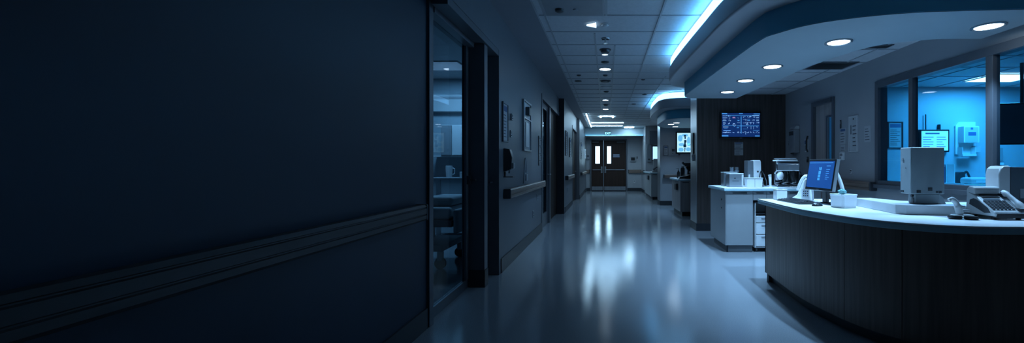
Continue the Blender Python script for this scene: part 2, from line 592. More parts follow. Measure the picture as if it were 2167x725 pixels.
def hall_door(name, x, y0, y1, top, glazed):
    d = sroot(name)
    fr = MB()
    fr.box(x - .12, x + .012, y0 + .002, y0 + .07, 0, top - .002)
    fr.box(x - .12, x + .012, y0 + .07, y1 - .002, top - .09, top - .002)
    part('door_frame', fr, 'frame', d, .003)
    ym = y0 + .42 * (y1 - y0)
    if glazed:
        part('leaf_stile', MB().box(x - .10, x - .05, y0 + .072, y0 + .16, 0, top - .09).box(x - .10, x - .05, ym - .1, ym, 0, top - .09), 'frame', d, .003)
        part('leaf_rail', MB().box(x - .10, x - .05, y0 + .16, ym - .1, 0, .25).box(x - .10, x - .05, y0 + .16, ym - .1, top - .2, top - .09), 'frame', d, .003)
        part('pane', box(x - .08, x - .072, y0 + .16, ym - .1, .25, top - .2), 'doorglass', d)
        part('pier', box(x - .10, x - .01, ym + .01, ym + .16, 0, top - .09), 'frame', d, .003)
        part('door_leaf', box(x - .10, x - .06, ym + .17, y1 - .01, 0, top - .09), 'doorwood', d, .003)
        h = MB().tube([(x - .05, ym - .05, 1.02), (x + .02, ym - .05, 1.02), (x + .02, ym - .2, 1.02)], .011, 8)
        part('door_handle', h, 'alu', d)
    else:
        part('door_leaf', box(x - .10, x - .055, y0 + .072, y1 - .08, 0, top - .09), 'doorwood', d, .003)
        part('door_post', box(x - .12, x + .012, y1 - .078, y1 - .002, 0, top - .09), 'frame', d, .003)
        h = MB().tube([(x - .055, y1 - .18, 1.0), (x - .01, y1 - .18, 1.0), (x - .01, y1 - .3, 1.0)], .011, 8)
        part('door_handle', h, 'alu', d)


hall_door('door_2', XL2, 7.75, 10.58, 2.52, True)
hall_door('door_3', XL3, 13.1, 15.1, 2.45, False)


def double_door():
    d = sroot('door_4', (0, YF, 0))
    fr = MB().box(-.755, -.70, -.06, .12, 0, 2.44).box(.925, .98, -.06, .12, 0, 2.44).box(-.70, .925, -.06, .12, 2.385, 2.44)
    part('door_frame', fr, 'frame', d, .004)
    for x0, x1, wx0, wx1 in ((-.70, -.147, -.515, -.30), (-.115, .925, .035, .225)):
        L = MB()
        L.box(x0, wx0, 0, .045, .02, 2.38).box(wx1, x1, 0, .045, .02, 2.38).box(wx0, wx1, 0, .045, .02, 1.29).box(wx0, wx1, 0, .045, 2.105, 2.38)
        leaf = part('door_leaf', L, 'doorwood', d)
        fm = MB().box(wx0 - .02, wx0 + .005, -.008, 0, 1.27, 2.125).box(wx1 - .005, wx1 + .02, -.008, 0, 1.27, 2.125).box(wx0 + .005, wx1 - .005, -.008, 0, 1.27, 1.295).box(wx0 + .005, wx1 - .005, -.008, 0, 2.1, 2.125)
        part('glazing_frame', fm, 'black', leaf)
        part('pane', box(wx0, wx1, .015, .025, 1.29, 2.105), 'pane_lit', leaf, label='brightly lit narrow glass pane')
        part('kick_plate', box(x0 + .02, x1 - .02, -.004, -.0005, .04, .22), 'alu', leaf)
        bar = MB().box(x0 + .06, x1 - .06, -.05, -.02, .985, 1.02)
        part('push_bar', bar, 'alu', leaf, .004)
        hx = x1 - .07 if x0 < -.5 else x0 + .07
        h = MB().box(hx - .035, hx + .035, -.012, -.0005, .85, 1.16)
        h.tube([(hx, -.012, 1.12), (hx, -.06, 1.08), (hx, -.06, .93), (hx, -.012, .89)], .012, 8)
        part('door_handle', h, 'alu', leaf, .003)
        cx = x0 + .05 if x0 < -.5 else x1 - .43
        part('door_closer', box(cx, cx + .36 * (.8 if x0 < -.5 else 1), -.06, -.001, 2.27, 2.33), 'dark', leaf, .004)
    part('center_post', box(-.146, -.116, -.03, .06, .0, 2.384), 'alu', d, .003)


double_door()


def side_door():
    d = sroot('door_5')
    x = XR
    fr = MB().box(x - .02, x + .115, 6.142, 6.20, 0, 2.198).box(x - .03, x + .115, 6.74, 6.798, 0, 2.198).box(x - .03, x + .115, 6.20, 6.74, 2.13, 2.198)
    part('door_frame', fr, 'frame', d, .004)
    L = MB().box(x + .025, x + .06, 6.201, 6.26, .01, 2.129).box(x + .025, x + .06, 6.40, 6.739, .01, 2.129).box(x + .025, x + .06, 6.26, 6.40, .01, 1.05).box(x + .025, x + .06, 6.26, 6.40, 1.92, 2.129)
    leaf = part('door_leaf', L, 'cabwood', d)
    part('glazing_frame', MB().box(x + .017, x + .0245, 6.40, 6.43, 1.02, 1.95).box(x + .017, x + .0245, 6.23, 6.26, 1.02, 1.95).box(x + .017, x + .0245, 6.26, 6.40, 1.92, 1.95), 'frame', leaf)
    part('pane', box(x + .040, x + .046, 6.26, 6.40, 1.05, 1.92), 'glass', leaf)
    part('door_handle', MB().tube([(x + .025, 6.68, 1.0), (x - .025, 6.68, 1.0), (x - .025, 6.56, 1.0)], .01, 8), 'alu', leaf)


side_door()


LEDW = 2.1


def spot(loc, power, color=(.30, .61, 1.), angle=120, blend=.6, r=.05, name='downlight_lamp', parent=None):
    l = bpy.data.lights.new(name, 'SPOT')
    l.energy = power
    l.color = color
    l.spot_size = math.radians(angle)
    l.spot_blend = blend
    l.shadow_soft_size = r
    o = bpy.data.objects.new(name, l)
    COL.objects.link(o)
    o.location = loc
    if parent:
        o.parent = parent
    return o


def area(loc, rot, sx, sy, power, color, name='room_lamp', parent=None):
    l = bpy.data.lights.new(name, 'AREA')
    l.shape = 'RECTANGLE'
    l.size, l.size_y = sx, sy
    l.energy = power
    l.color = color
    o = bpy.data.objects.new(name, l)
    COL.objects.link(o)
    o.location = loc
    o.rotation_euler = rot
    if parent:
        o.parent = parent
    return o


# ------------------------------------------------------------------ canopy above the station
def canopy(name, label, teal, tier, back_teal, back_tier, strips):
    c = thing(name, label, 'canopy')
    zt, zg, zs = 2.51, 2.725, CZ - .013
    part('upper_tier', MB().prism(tier + back_tier, zt, zg), 'tier', c, .02, seg=3)
    part('lower_tier', MB().prism(teal + back_teal, 2.306, zt - .0005), 'teal', c)
    # pale underside, a thin board fixed below the painted fascia
    ins = offset_path(teal, .004)
    part('soffit_board', MB().prism(ins + back_teal, 2.300, 2.3055), 'soffit', c)
    for pth in strips:
        part('upstand', MB().wallstrip(offset_path(pth, .11), zg, zs, .05), 'tier', c)
        part('led_strip', MB().wallstrip(offset_path(pth, .020), zg + .001, zg + .125, .02), 'led', c, label='glowing cyan-white strip in the cove')
        # the tape itself shines up onto the ceiling
        q = offset_path(pth, .012)
        S = arclen(q)
        n = max(1, int(S[-1] / .55))
        for k in range(n):
            a, b = sub_path(q, S[-1] * k / n, S[-1] * (k + 1) / n)[::len(sub_path(q, S[-1] * k / n, S[-1] * (k + 1) / n)) - 1]
            a, b = Vector(a), Vector(b)
            tx = (b - a).normalized().to_3d()
            outw = Vector((tx.y, -tx.x, 0))
            dirv = (Vector((0, 0, 1)) + outw * .2).normalized()
            zz = -dirv
            yy = zz.cross(tx).normalized()
            R = Matrix((tx, yy, zz)).transposed()
            o = area((0, 0, 0), (0, 0, 0), (b - a).length, .03, LEDW * (b - a).length, (.06, .44, 1.), 'led_tape_lamp', c)
            o.matrix_local = Matrix.Translation(((a + b) / 2).to_3d() + Vector((0, 0, zg + .02))) @ R.to_4x4()
            o.data.spread = math.radians(125)
    return c


teal1 = smooth_path([(3.26, 2.97), (2.95, 3.0), (2.19, 3.07), (1.67, 3.27), (1.42, 3.55), (1.345, 3.82), (1.30, 4.8), (1.25, 6.2), (1.23, 6.69)]) + [(1.27, 6.86), (1.40, 6.97)]
teal1 = teal1[::-1]        # travel towards the camera then right; outside is on the right-hand side
tier1 = smooth_path([(3.26, 2.62), (2.2, 2.68), (1.55, 2.86), (1.22, 3.2), (1.08, 3.8), (1.03, 4.6), (.985, 5.6), (.97, 6.3), (1.0, 6.75), (1.12, 7.05), (1.35, 7.22), (1.7, 7.28)])[::-1]
back_teal1 = smooth_path([(3.26, 3.70), (2.83, 3.72), (2.46, 3.94), (2.30, 4.5), (2.24, 5.0), (2.13, 6.97)], 5)
back_tier1 = [(3.26, 3.6), (2.7, 3.68), (2.35, 3.95), (2.0, 6.9), (2.0, 7.28)]
canopy('canopy', 'curved two-tier ceiling canopy with teal edge above the front nurses desk', teal1, tier1, back_teal1, back_tier1, [[p for p in tier1 if p[1] > 3.3]])
tier2 = smooth_path([(3.26, 9.52), (2.4, 9.50), (1.7, 9.54), (1.4, 9.66), (1.24, 9.95), (1.20, 10.5), (1.2, 11.5), (1.3, 12.3), (1.62, 12.8)])[::-1]
teal2 = smooth_path([(3.26, 9.85), (2.6, 9.83), (1.9, 9.86), (1.6, 9.98), (1.42, 10.3), (1.39, 11.0), (1.42, 11.8), (1.7, 12.5)])[::-1]
canopy('canopy', 'smaller far canopy with teal edge over the second alcove', teal2, tier2, [(3.26, 12.5)], [(3.26, 12.8)], [tier2])


# ------------------------------------------------------------------ ceiling fittings
def downlight(label, x, y, z, r=.085, lens='lamp', power=0., group=None, angle=96):
    t = thing('downlight', label, 'ceiling light', (x, y, z), 0, group)
    part('trim_ring', MB().lathe([(r, 0), (r * 1.18, -.001), (r * 1.2, -.006), (r * 1.05, -.010), (r * .95, -.004), (r * .95, 0)]), 'alu', t)
    part('lens', MB().lathe([(.0, -.0005), (r * .94, -.0005), (r * .94, -.004), (0, -.005)]), lens, t)
    if power:
        spot((0, 0, -.02), power, angle=angle, r=.03, parent=t)
    return t


G1 = 'downlights of the front canopy'
DL = [((3.02, 3.36), 'large downlight in the canopy above the window beside the desk telephone'),
      ((2.07, 3.79), 'large downlight in the front canopy above the white monitor housing'),
      ((1.845, 4.725), 'middle downlight of the straight part of the front canopy'),
      ((1.80, 5.5), 'downlight of the front canopy, second from its far end'),
      ((1.81, 6.35), 'smallest-looking downlight at the far end of the front canopy')]
PW = [120, 200, 200, 150, 125]
for (p, l), w in zip(DL, PW):
    downlight(l, p[0], p[1], 2.2995, .095, 'lamp', w, G1)
G2 = 'downlights of the far canopy'
for (x, y), l in (((1.80, 10.9), 'first downlight under the far canopy'), ((1.72, 11.3), 'downlight under the far canopy nearest the corridor'), ((1.95, 12.0), 'rear downlight under the far canopy')):
    downlight(l, x, y, 2.2995, .085, 'lamp', 40, G2)
# corridor ceiling fittings in a row down the middle
CT = CZ - .0005
downlight('large lit oval downlight in the corridor ceiling', -.02, 7.41, CT, .10, 'lamp', 90)
downlight('small lit spotlight just beyond the dark dome in the corridor ceiling', -.02, 6.43, CT, .05, 'lamp_dim', 20)
downlight('lit downlight deep in the corridor ceiling, before the bright ceiling frame', -.02, 10.9, CT, .075, 'lamp', 50)
downlight('lit downlight in the corridor ceiling nearest the bright ceiling frame', -.02, 12.66, CT, .085, 'lamp', 55)
GD = 'ceiling detectors in the corridor'


def detector(label, x, y, r, m='offwhite', deep=.03):
    t = thing('smoke_detector', label, 'detector', (x, y, CT), 0, GD)
    part('base_plate', MB().lathe([(0, 0), (r, 0), (r, -.010), (0, -.010)]), m, t)
    part('sensor_head', MB().lathe([(0, -.0105), (r * .8, -.0105), (r * .72, -deep * .8), (r * .4, -deep), (0, -deep)]), m, t)
    return t


detector('flat pale round detector beside the bright wedge lamp on the ceiling', -.015, 5.06, .055)
detector('dark dome detector on the corridor ceiling, just past the sprinkler', -.015, 6.17, .085, 'dark', .05)
detector('dark flat detector just before the large lit oval downlight', -.02, 6.9, .065, 'dark', .025)
detector('small dark detector just past the large lit oval downlight', -.02, 7.9, .045, 'dark', .025)
detector('wide dark detector two tiles past the large lit oval downlight', -.02, 8.45, .11, 'dark', .03)
detector('pale detector on the ceiling three tiles past the large lit oval downlight', 0, 9.1, .12, 'offwhite', .02)
detector('small dark detector in the middle of the deep corridor ceiling', 0, 9.63, .06, 'dark', .03)
detector('dark detector between the two deep lit downlights', -.01, 11.7, .075, 'dark', .04)
detector('small dark detector on a side tile left of the ceiling row', -.51, 7.9, .04, 'dark', .02)
detector('dark detector on a left side tile, beyond the smaller one', -.56, 8.45, .07, 'dark', .02)
detector('little dark detector on the ceiling tile under the cove glow', .72, 8.3, .04, 'dark', .02)
detector('dark detector on a right tile deep in the corridor', .90, 10.0, .06, 'dark', .02)
detector('far dark detector on a right tile deep in the corridor', .75, 11.6, .06, 'dark', .02)
# sprinkler on a pipe
t = thing('sprinkler', 'pendant sprinkler head hanging from a corridor ceiling tile', 'sprinkler', (-.012, 5.62, CT))
part('flange', MB().lathe([(0, 0), (.055, 0), (.05, -.012), (0, -.014)]), 'alu', t)
part('pipe', MB().cyl((0, 0, -.014), (0, 0, -.06), .012), 'alu', t)
part('deflector', MB().lathe([(0, -.06), (.035, -.062), (.035, -.067), (0, -.072)], seg=12), 'chrome', t)
part('bracket', MB().box(-.045, .045, -.006, .006, -.022, -.0145), 'dark', t)
# bright wedge lamp
t = thing('emergency_lamp', 'small bright wedge-shaped lamp on the ceiling beside the pale detector', 'lamp', (-.16, 5.06, CT))
part('lens', MB().prism([(-.075, 0), (.04, -.075), (.04, .075)], -.02, -.004), 'lamp_dim', t)
part('base_plate', MB().prism([(-.08, 0), (.045, -.08), (.045, .08)], -.0035, 0), 'offwhite', t)
# dark ceiling panel with fitting near the camera
t = thing('ceiling_access_panel', 'dark recessed ceiling panel with round fitting, before the bright wedge lamp', 'panel', (-.35, 4.45, CT))
part('panel_face', box(-.31, .31, -.28, .29, -.012, -.009), 'greyp', t)
part('panel_frame', MB().box(-.33, .33, -.30, -.28, -.012, 0).box(-.33, .33, .29, .303, -.012, 0).box(-.33, -.31, -.28, .29, -.012, 0).box(.31, .33, -.28, .29, -.012, 0), 'grid', t)
part('round_fitting', MB().lathe([(0, -.0125), (.05, -.0125), (.045, -.035), (.025, -.045), (0, -.045)], (-.15, .1, 0)), 'dark', t)
part('small_fitting', MB().lathe([(0, -.0125), (.025, -.0125), (.025, -.022), (0, -.022)], (.02, .1, 0)), 'greyp', t)
# linear ceiling lamps at the far end
def linear(label, x0, x1, y0, y1, m='linear'):
    t = thing('linear_ceiling_light', label, 'ceiling light', ((x0 + x1) / 2, (y0 + y1) / 2, CT), 0, 'linear lights at the far end of the corridor')
    w, d = (x1 - x0) / 2, (y1 - y0) / 2
    part('housing', box(-w, w, -d, d, -.02, 0), 'alu', t)
    part('lens', box(-w + .006, w - .006, -d + .006, d - .006, -.03, -.0205), m, t)


linear('first bright crosswise light line before the double doors', -.58, .68, 16.45, 16.54)
linear('second bright crosswise light line, nearest the double doors', -.60, .68, 17.7, 17.82)
linear('bright light line running along the left side of the far ceiling', -.665, -.62, 13.6, 18.3)
linear('small bluish square ceiling light right of the crosswise light lines', .78, 1.2, 18.2, 18.7)
t = thing('ceiling_light_frame', 'thin bright open rectangular light frame on the far corridor ceiling', 'ceiling light', (.02, 14.4, CT))
part('lens', MB().box(-.23, .23, -.03, .03, -.022, -.004).box(-.23, -.19, .031, .4, -.022, -.004).box(.19, .23, .031, .4, -.022, -.004), 'linear', t)
part('housing', MB().box(-.24, .24, -.035, .035, -.0035, 0), 'alu', t)
# bulkhead light and exit sign
t = thing('ceiling_strip_light', 'cyan light strip along the bulkhead above the double doors', 'light', (0, 18.945, 2.53))
part('channel', box(XL4 + .01, XP - .01, -.045, -.001, -.012, .010), 'alu', t)
part('lens', box(XL4 + .02, XP - .02, -.041, -.006, .0105, .016), 'led_b', t)
t = thing('exit_sign', 'glowing exit sign on the bulkhead over the double doors', 'sign', (.07, 18.94, 2.63))
part('sign_body', box(-.14, .14, -.03, .009, -.07, .07), 'exit_bg', t, .004)
lt = lettering('EXIT', .125)
e = part('lettering', lt, 'exit', t)
e.location = (0, -.032, 0)
e.scale = (1.0, 1, 1)
# air vent in the low ceiling
t = thing('air_vent', 'dark slatted air vent in the low ceiling above the side door wall', 'vent', (2.93, 5.57, RZ - .0005))
part('vent_frame', MB().box(-.27, .27, -.20, -.17, -.012, 0).box(-.27, .27, .17, .20, -.012, 0).box(-.27, -.24, -.17, .17, -.012, 0).box(.24, .27, -.17, .17, -.012, 0), 'frame', t)
part('vent_back', box(-.24, .24, -.17, .17, -.0086, 0), 'black', t)
for k in range(6):
    y = -.14 + .056 * k
    part('slat', MB().prism([(y - .02, -.011), (y - .017, -.012), (y + .022, -.005), (y + .019, -.004)], -.24, .24, 'x'), 'dark', t)
t = thing('air_vent', 'narrow dark air vent in the low ceiling near the window', 'vent', (2.97, 4.66, RZ - .0005))
part('vent_frame', MB().box(-.14, .14, -.07, -.055, -.012, 0).box(-.14, .14, .055, .07, -.012, 0).box(-.14, -.125, -.055, .055, -.012, 0).box(.125, .14, -.055, .055, -.012, 0), 'frame', t)
part('vent_back', box(-.125, .125, -.055, .055, -.0086, 0), 'black', t)


# ------------------------------------------------------------------ handrails
def handrail(label, pos, L, z0=-.055, z1=.055, caps=(True, True), out=.085, m='railwood'):
    t = thing('handrail', label, 'handrail', pos['loc'], pos['rz'], 'wall handrails')
    prof = [(-.03, z0), (-out + .01, z0), (-out, z0 + .012), (-out, z0 + .035), (-out + .006, z0 + .039), (-out + .006, z0 + .043), (-out, z0 + .047), (-out, z1 - .028), (-out + .006, z1 - .024), (-out + .006, z1 - .02), (-out, z1 - .016), (-out + .012, z1), (-.03, z1)]
    a = .03 if caps[0] else 0
    b = L - (.03 if caps[1] else 0)
    part('rail_board', MB().prism(prof, a, b, 'x'), m, t)
    part('retainer', box(.02, L - .02, -.0295, -.012, z0 + .02, z1 - .02), 'alu', t)
    for k in range(max(2, int(L / .9) + 1)):
        n = max(2, int(L / .9) + 1)
        x = .1 + (L - .2) * k / (n - 1)
        part('bracket', box(x - .025, x + .025, -.0118, .001, z0 + .015, z1 - .015), 'dark', t)
    if caps[0]:
        part('end_cap', MB().box(0, .0295, -out - .002, .0, z0 - .003, z1 + .003), 'dark', t, .012)
    if caps[1]:
        part('end_cap', MB().box(L - .0295, L, -out - .002, .0, z0 - .003, z1 + .003), 'dark', t, .012)
    return t


handrail('long dark handrail on the near left wall before the glass door', on_left(XL1, -2.3, .875), 5.28, m='rail_shaded')
handrail('wooden handrail on the left wall just past the glass door', on_left(XL2, 4.87, .875), 2.85)
handrail('short handrail on the left wall below the two white framed notices', on_left(XL3, 10.85, .885), 2.2)
handrail('distant handrail on the left wall near the double doors', on_left(XL4, 15.5, .90), 3.9)
handrail('stub of handrail left of the double doors', on_front(YF, -.94, .93), .18, caps=(False, True), z0=-.08, z1=.08)
handrail('handrail right of the double doors', on_front(YF, 1.03, .93), .60, caps=(True, True), z0=-.08, z1=.08)
handrail('wooden handrail on the wall between the side door and the window', on_right(XR, 6.10, .945), .92)
handrail('handrail on the wall below the lit film display', on_front(12.845, 1.72, .88), 1.2)
handrail('distant handrail on the right corridor wall near the double doors', on_right(XP, 19.6, .93), 1.3)


# ------------------------------------------------------------------ wall notices, boxes, switches
def lines(mb, x0, x1, z0, z1, n, y=-.0015, h=.25, ragged=True):
    st = (z1 - z0) / n
    for k in range(n):
        zc = z1 - (k + .5) * st
        xe = x0 + (x1 - x0) * (random.uniform(.55, 1) if ragged else 1)
        mb.box(x0, xe, y - .0008, y, zc - st * h / 2, zc + st * h / 2)
    return mb


def notice(label, pos, w, h, framed=False, head=True, n=6, m='paper', group=None, name='mounted_notice', headm='inkblue'):
    t = thing(name, label, 'notice', pos['loc'], pos['rz'], group)
    y = -.001
    if framed:
        b = .018
        part('picture_frame', MB().box(-w / 2 - b, -w / 2, -.02, 0, -h / 2 - b, h / 2 + b).box(w / 2, w / 2 + b, -.02, 0, -h / 2 - b, h / 2 + b).box(-w / 2, w / 2, -.02, 0, h / 2, h / 2 + b).box(-w / 2, w / 2, -.02, 0, -h / 2 - b, -h / 2), 'frame' if framed is True else framed, t, .003)
        y = -.008
    part('sheet', box(-w / 2, w / 2, y - .0012, 0 if not framed else -.004, -h / 2, h / 2), m, t)
    top = h / 2 - .02
    if head:
        part('printed_heading', box(-w * .42, w * .42, y - .002, y - .0013, h / 2 - .2 * h, h / 2 - .05 * h), headm, t)
        top = h / 2 - .26 * h
    part('printed_lines', lines(MB(), -w * .40, w * .40, -h * .44, top, n, y - .0013), 'ink', t)
    return t


def wallbox(label, pos, w, h, d, m='offwhite', detail='dark', name='wall_box', cat='wall box', holes=1, bev=.008):
    t = thing(name, label, cat, pos['loc'], pos['rz'])
    part('housing', box(-w / 2, w / 2, -d, 0, -h / 2, h / 2), m, t, bev)
    part('face_plate', box(-w * .32, w * .32, -d - .003, -d + .0005, h * .02, h * .34), detail, t, .001)
    for k in range(holes):
        part('button', MB().cyl((-w * .15 + k * w * .3, -d - .008, -h * .22), (-w * .15 + k * w * .3, -d + .001, -h * .22), min(w, h) * .1, seg=12), detail, t)
    return t


# left wall, between the glass doors
notice('framed notice holder by the glass door post on the left wall', on_left(XL2, 4.93, 1.70), .22, .42, framed='frame', n=8)
wallbox('small round-cornered thermostat on the left wall beside the framed notice holder', on_left(XL2, 5.26, 1.80), .06, .085, .022, 'greyp', 'dark', 'mounted_thermostat', 'thermostat')
wallbox('small switch plate below the thermostat on the left wall', on_left(XL2, 5.24, 1.59), .055, .09, .012, 'greyp', 'frame', 'light_switch', 'switch')
t = thing('mounted_sanitizer_dispenser', 'dark hand sanitizer dispenser on the left wall above the handrail end', 'dispenser', (XL2, 4.93, 1.13), PI / 2)
part('housing', MB().prism([(0, 0), (-.09, .03), (-.10, .16), (-.07, .26), (0, .27)], -.055, .055, 'x'), 'dark', t, .008)
part('push_lever', box(-.04, .04, -.115, -.091, .035, .10), 'greyp', t, .006)
part('nozzle', MB().cyl((0, -.06, .015), (0, -.06, -.02), .012), 'greyp', t)
part('drip_tray', box(-.06, .06, -.11, 0, -.065, -.055), 'dark', t, .004)
part('tray_post', box(-.012, .012, -.014, 0, -.0545, -.0005), 'dark', t)
# tall framed panel with box
t = thing('wall_panel_frame', 'tall framed panel with a small box on the left wall before the second door', 'panel', (XL2, 6.27, 1.41), PI / 2)
part('panel_frame', MB().box(-.29, -.265, -.03, 0, 0, .73).box(.265, .29, -.03, 0, 0, .73).box(-.265, .265, -.03, 0, .705, .73).box(-.265, .265, -.03, 0, 0, .025).box(-.265, .265, -.03, 0, .46, .475), 'alu', t, .004)
part('panel_sheet', MB().box(-.264, .264, -.012, 0, .026, .459), 'greyp', t)
part('back_board', MB().box(-.264, .264, -.010, 0, .476, .704), 'offwhite', t)
part('control_box', MB().box(-.12, .06, -.07, -.0105, .52, .64), 'dark', t, .01)
part('inner_tray', MB().box(-.13, .13, -.022, -.0125, .06, .42), 'offwhite', t, .004)
# hanging gloves / hose below the panel
t = thing('wall_hook_rack', 'narrow dark hook strip with hanging tags on the left wall before the second door', 'hook rack', (XL2, 7.43, 1.2), PI / 2)
part('backing_strip', box(-.05, .05, -.012, 0, 0, .52), 'dark', t, .004)
for k in range(4):
    z = .48 - .13 * k
    part('hook', MB().tube([(0, -.012, z), (0, -.045, z - .005), (0, -.05, z - .03), (0, -.03, z - .045)], .008, 8), 'greyp', t)
t = thing('suction_hose', 'pale hose and holder hanging above the handrail on the left wall', 'hose', (XL2, 6.15, 1.0), PI / 2)
part('holder', MB().box(-.05, .05, -.04, 0, -.02, .08), 'greyp', t, .008)
part('hose', MB().tube(smooth_path([(-.18, -.02, -.05), (-.17, -.03, .1), (-.10, -.03, .3), (-.05, -.03, .22), (-.03, -.03, .1)], 5), .012, 8), 'greyp', t)
wallbox('power outlet low on the left wall under the handrail', on_left(XL2, 7.25, .66), .07, .11, .01, 'greyp', 'frame', 'power_outlet', 'outlet', 1, .003)
wallbox('lower power outlet near the skirting of the left wall', on_left(XL2, 6.85, .42), .07, .11, .01, 'greyp', 'frame', 'power_outlet', 'outlet', 1, .003)
# left wall beyond the second door
notice('near white framed notice on the left wall past the second door', on_left(XL3, 11.15, 1.78), .36, .62, framed='black', n=8)
notice('farther white framed notice on the left wall past the second door', on_left(XL3, 12.3, 1.72), .40, .52, framed='black', n=7)
wallbox('small outlet on the left wall below the short handrail', on_left(XL3, 11.5, .55), .08, .12, .012, 'greyp', 'frame', 'power_outlet', 'outlet', 1, .003)
notice('bright white framed notice on the left wall near the double doors', on_left(XL4, 16.2, 1.75), .55, .60, framed='black', n=6)
wallbox('small white box on the left wall near the double doors', on_left(XL4, 18.2, 1.7), .22, .4, .07, 'white', 'dark')
wallbox('little dark control box on the end wall left of the double doors', on_front(YF, -.86, 1.60), .13, .24, .06, 'greyp', 'dark', 'mounted_control_box', 'control box')
# end wall
t = thing('wall_box', 'grey box with dark screen on the end wall right of the double doors', 'wall box', (1.25, YF, 1.5))
part('housing', box(-.125, .125, -.07, 0, -.12, .12), 'greyp', t, .01)
part('screen', box(-.09, .09, -.074, -.0695, -.06, .08), 'black', t)
wallbox('tiny card reader on the end wall beside the grey screen box', on_front(YF, 1.45, 1.58), .06, .10, .03, 'dark', 'greyp', 'mounted_card_reader', 'card reader')
wallbox('outlet plate low on the end wall right of the double doors', on_front(YF, 1.32, .45), .08, .13, .01, 'offwhite', 'frame', 'power_outlet', 'outlet', 1, .003)
t = thing('door_sign', 'blue two-line sign plate on the right leaf of the double doors', 'sign', (.47, YF - .001, 1.66))
part('sign_plate', box(-.16, .16, -.008, 0, -.075, .075), 'inkblue', t)
part('printed_lines', MB().box(-.14, .14, -.0095, -.0081, .015, .06).box(-.15, .15, -.0095, -.0081, -.055, -.03), 'paper', t)
# panelled wall below the television
notice('pale sheet of paper on the dark panelled wall directly below the television', on_front(YT, 2.44, 1.57), .16, .12, n=3, head=True)
notice('second pale sheet under the upper one on the dark panelled wall', on_front(YT, 2.44, 1.445), .16, .11, n=4, head=False)
wallbox('dark slim card reader on the metal pillar edge', on_right(XP + .0, YT + .25, 1.35), .06, .13, .03, 'greyp', 'dark', 'mounted_card_reader', 'card reader')
bx = thing('pillar_panel', 'long dark slim panel on the metal pillar edge beside the film display', 'panel', (XP, YT + .28, 1.62), -PI / 2)
part('housing', box(-.06, .06, -.02, 0, -.2, .2), 'black', bx, .006)
# alcove wall
notice('narrow framed notice on the alcove wall left of the lit film display', on_front(12.845, 1.80, 1.65), .11, .27, framed='frame', n=5)
wallbox('small switch box on the alcove wall between notice and film display', on_front(12.845, 2.02, 1.62), .13, .24, .03, 'greyp', 'dark', 'switch_box', 'switch')
wallbox('small outlet plate under the lit film display', on_front(12.845, 2.2, 1.51), .08, .10, .015, 'greyp', 'dark', 'power_outlet', 'outlet', 1, .003)
# right wall between panelled wall and side door
t = thing('wall_cabinet', 'tall grey towel dispenser on the wall left of the side door', 'dispenser', (XR, 7.36, 1.42), -PI / 2)
part('housing', box(-.11, .11, -.10, 0, 0, .40), 'greyp', t, .012)
part('top_flap', MB().prism([(-.10, .405), (-.06, .46), (0, .46), (0, .405)], -.10, .10, 'x'), 'offwhite', t, .004)
part('window_slot', box(-.08, .08, -.104, -.0995, .30, .37), 'dark', t)
t = thing('wall_phone', 'wall handset with pale keypad beside the side door frame', 'phone', (XR, 6.96, 1.42), -PI / 2)
part('housing', box(-.04, .04, -.035, 0, 0, .22), 'white', t, .008)
part('handset', MB().tube([(.055, -.03, .0), (.055, -.05, .05), (.055, -.05, .20), (.055, -.03, .26)], .014, 8), 'black', t)
part('display', box(-.03, .03, -.038, -.0345, .13, .19), 'inkblue', t)
part('keypad', MB().box(-.028, .028, -.039, -.0345, .02, .11), 'greyp', t)
wallbox('small dark switch low beside the side door frame', on_right(XR, 6.95, 1.30), .05, .09, .02, 'dark', 'greyp', 'light_switch', 'switch')
wallbox('small dark hook plate on the wall near the dark panelled corner', on_right(XR, 7.62, 1.60), .05, .08, .03, 'dark', 'greyp', 'mounted_hook', 'hook')
wallbox('round dark call button on the wall near the dark panelled corner', on_right(XR, 7.52, 1.45), .07, .10, .03, 'dark', 'greyp', 'mounted_call_button', 'button')
# right wall between side door and window
wallbox('small dark slot plate above the blue-headed card by the side door', on_right(XR, 5.98, 1.78), .03, .12, .012, 'dark', 'greyp', 'slot_plate', 'plate')
notice('small card with dark blue heading right of the side door', on_right(XR, 5.93, 1.61), .14, .22, n=4)
notice('tiny white label below the blue-headed card', on_right(XR, 5.93, 1.44), .12, .09, n=3, head=False)
t = thing('mounted_notice', 'tall pale framed notice between the side door and the window', 'notice', (XR, 5.66, 1.62), -PI / 2)
part('picture_frame', MB().box(-.10, -.085, -.022, 0, -.24, .24).box(.085, .10, -.022, 0, -.24, .24).box(-.085, .085, -.022, 0, .225, .24).box(-.085, .085, -.022, 0, -.24, -.225), 'offwhite', t, .003)
part('sheet', box(-.085, .085, -.010, 0, -.225, .225), 'paper', t)
part('heading_bar', box(-.065, -.05, -.012, -.0101, 0, .12), 'ink', t)
part('printed_lines', lines(MB(), -.02, .07, -.18, .13, 6, -.0101, .25), 'ink', t)
part('pin', MB().cyl((0, -.016, .2), (0, -.0101, .2), .01, seg=12), 'dark', t)
notice('faint white sheet on the wall beside the window frame', on_right(XR, 5.37, 1.60), .13, .20, n=5, head=False)
wallbox('white round-buttoned thermostat above the wooden rail beside the side door', on_right(XR, 5.92, 1.33), .10, .11, .03, 'white', 'greyp', 'mounted_thermostat', 'thermostat')
wallbox('pale low outlet plate under the tall framed notice', on_right(XR, 5.72, 1.12), .05, .06, .012, 'offwhite', 'dark', 'power_outlet', 'outlet', 1, .003)


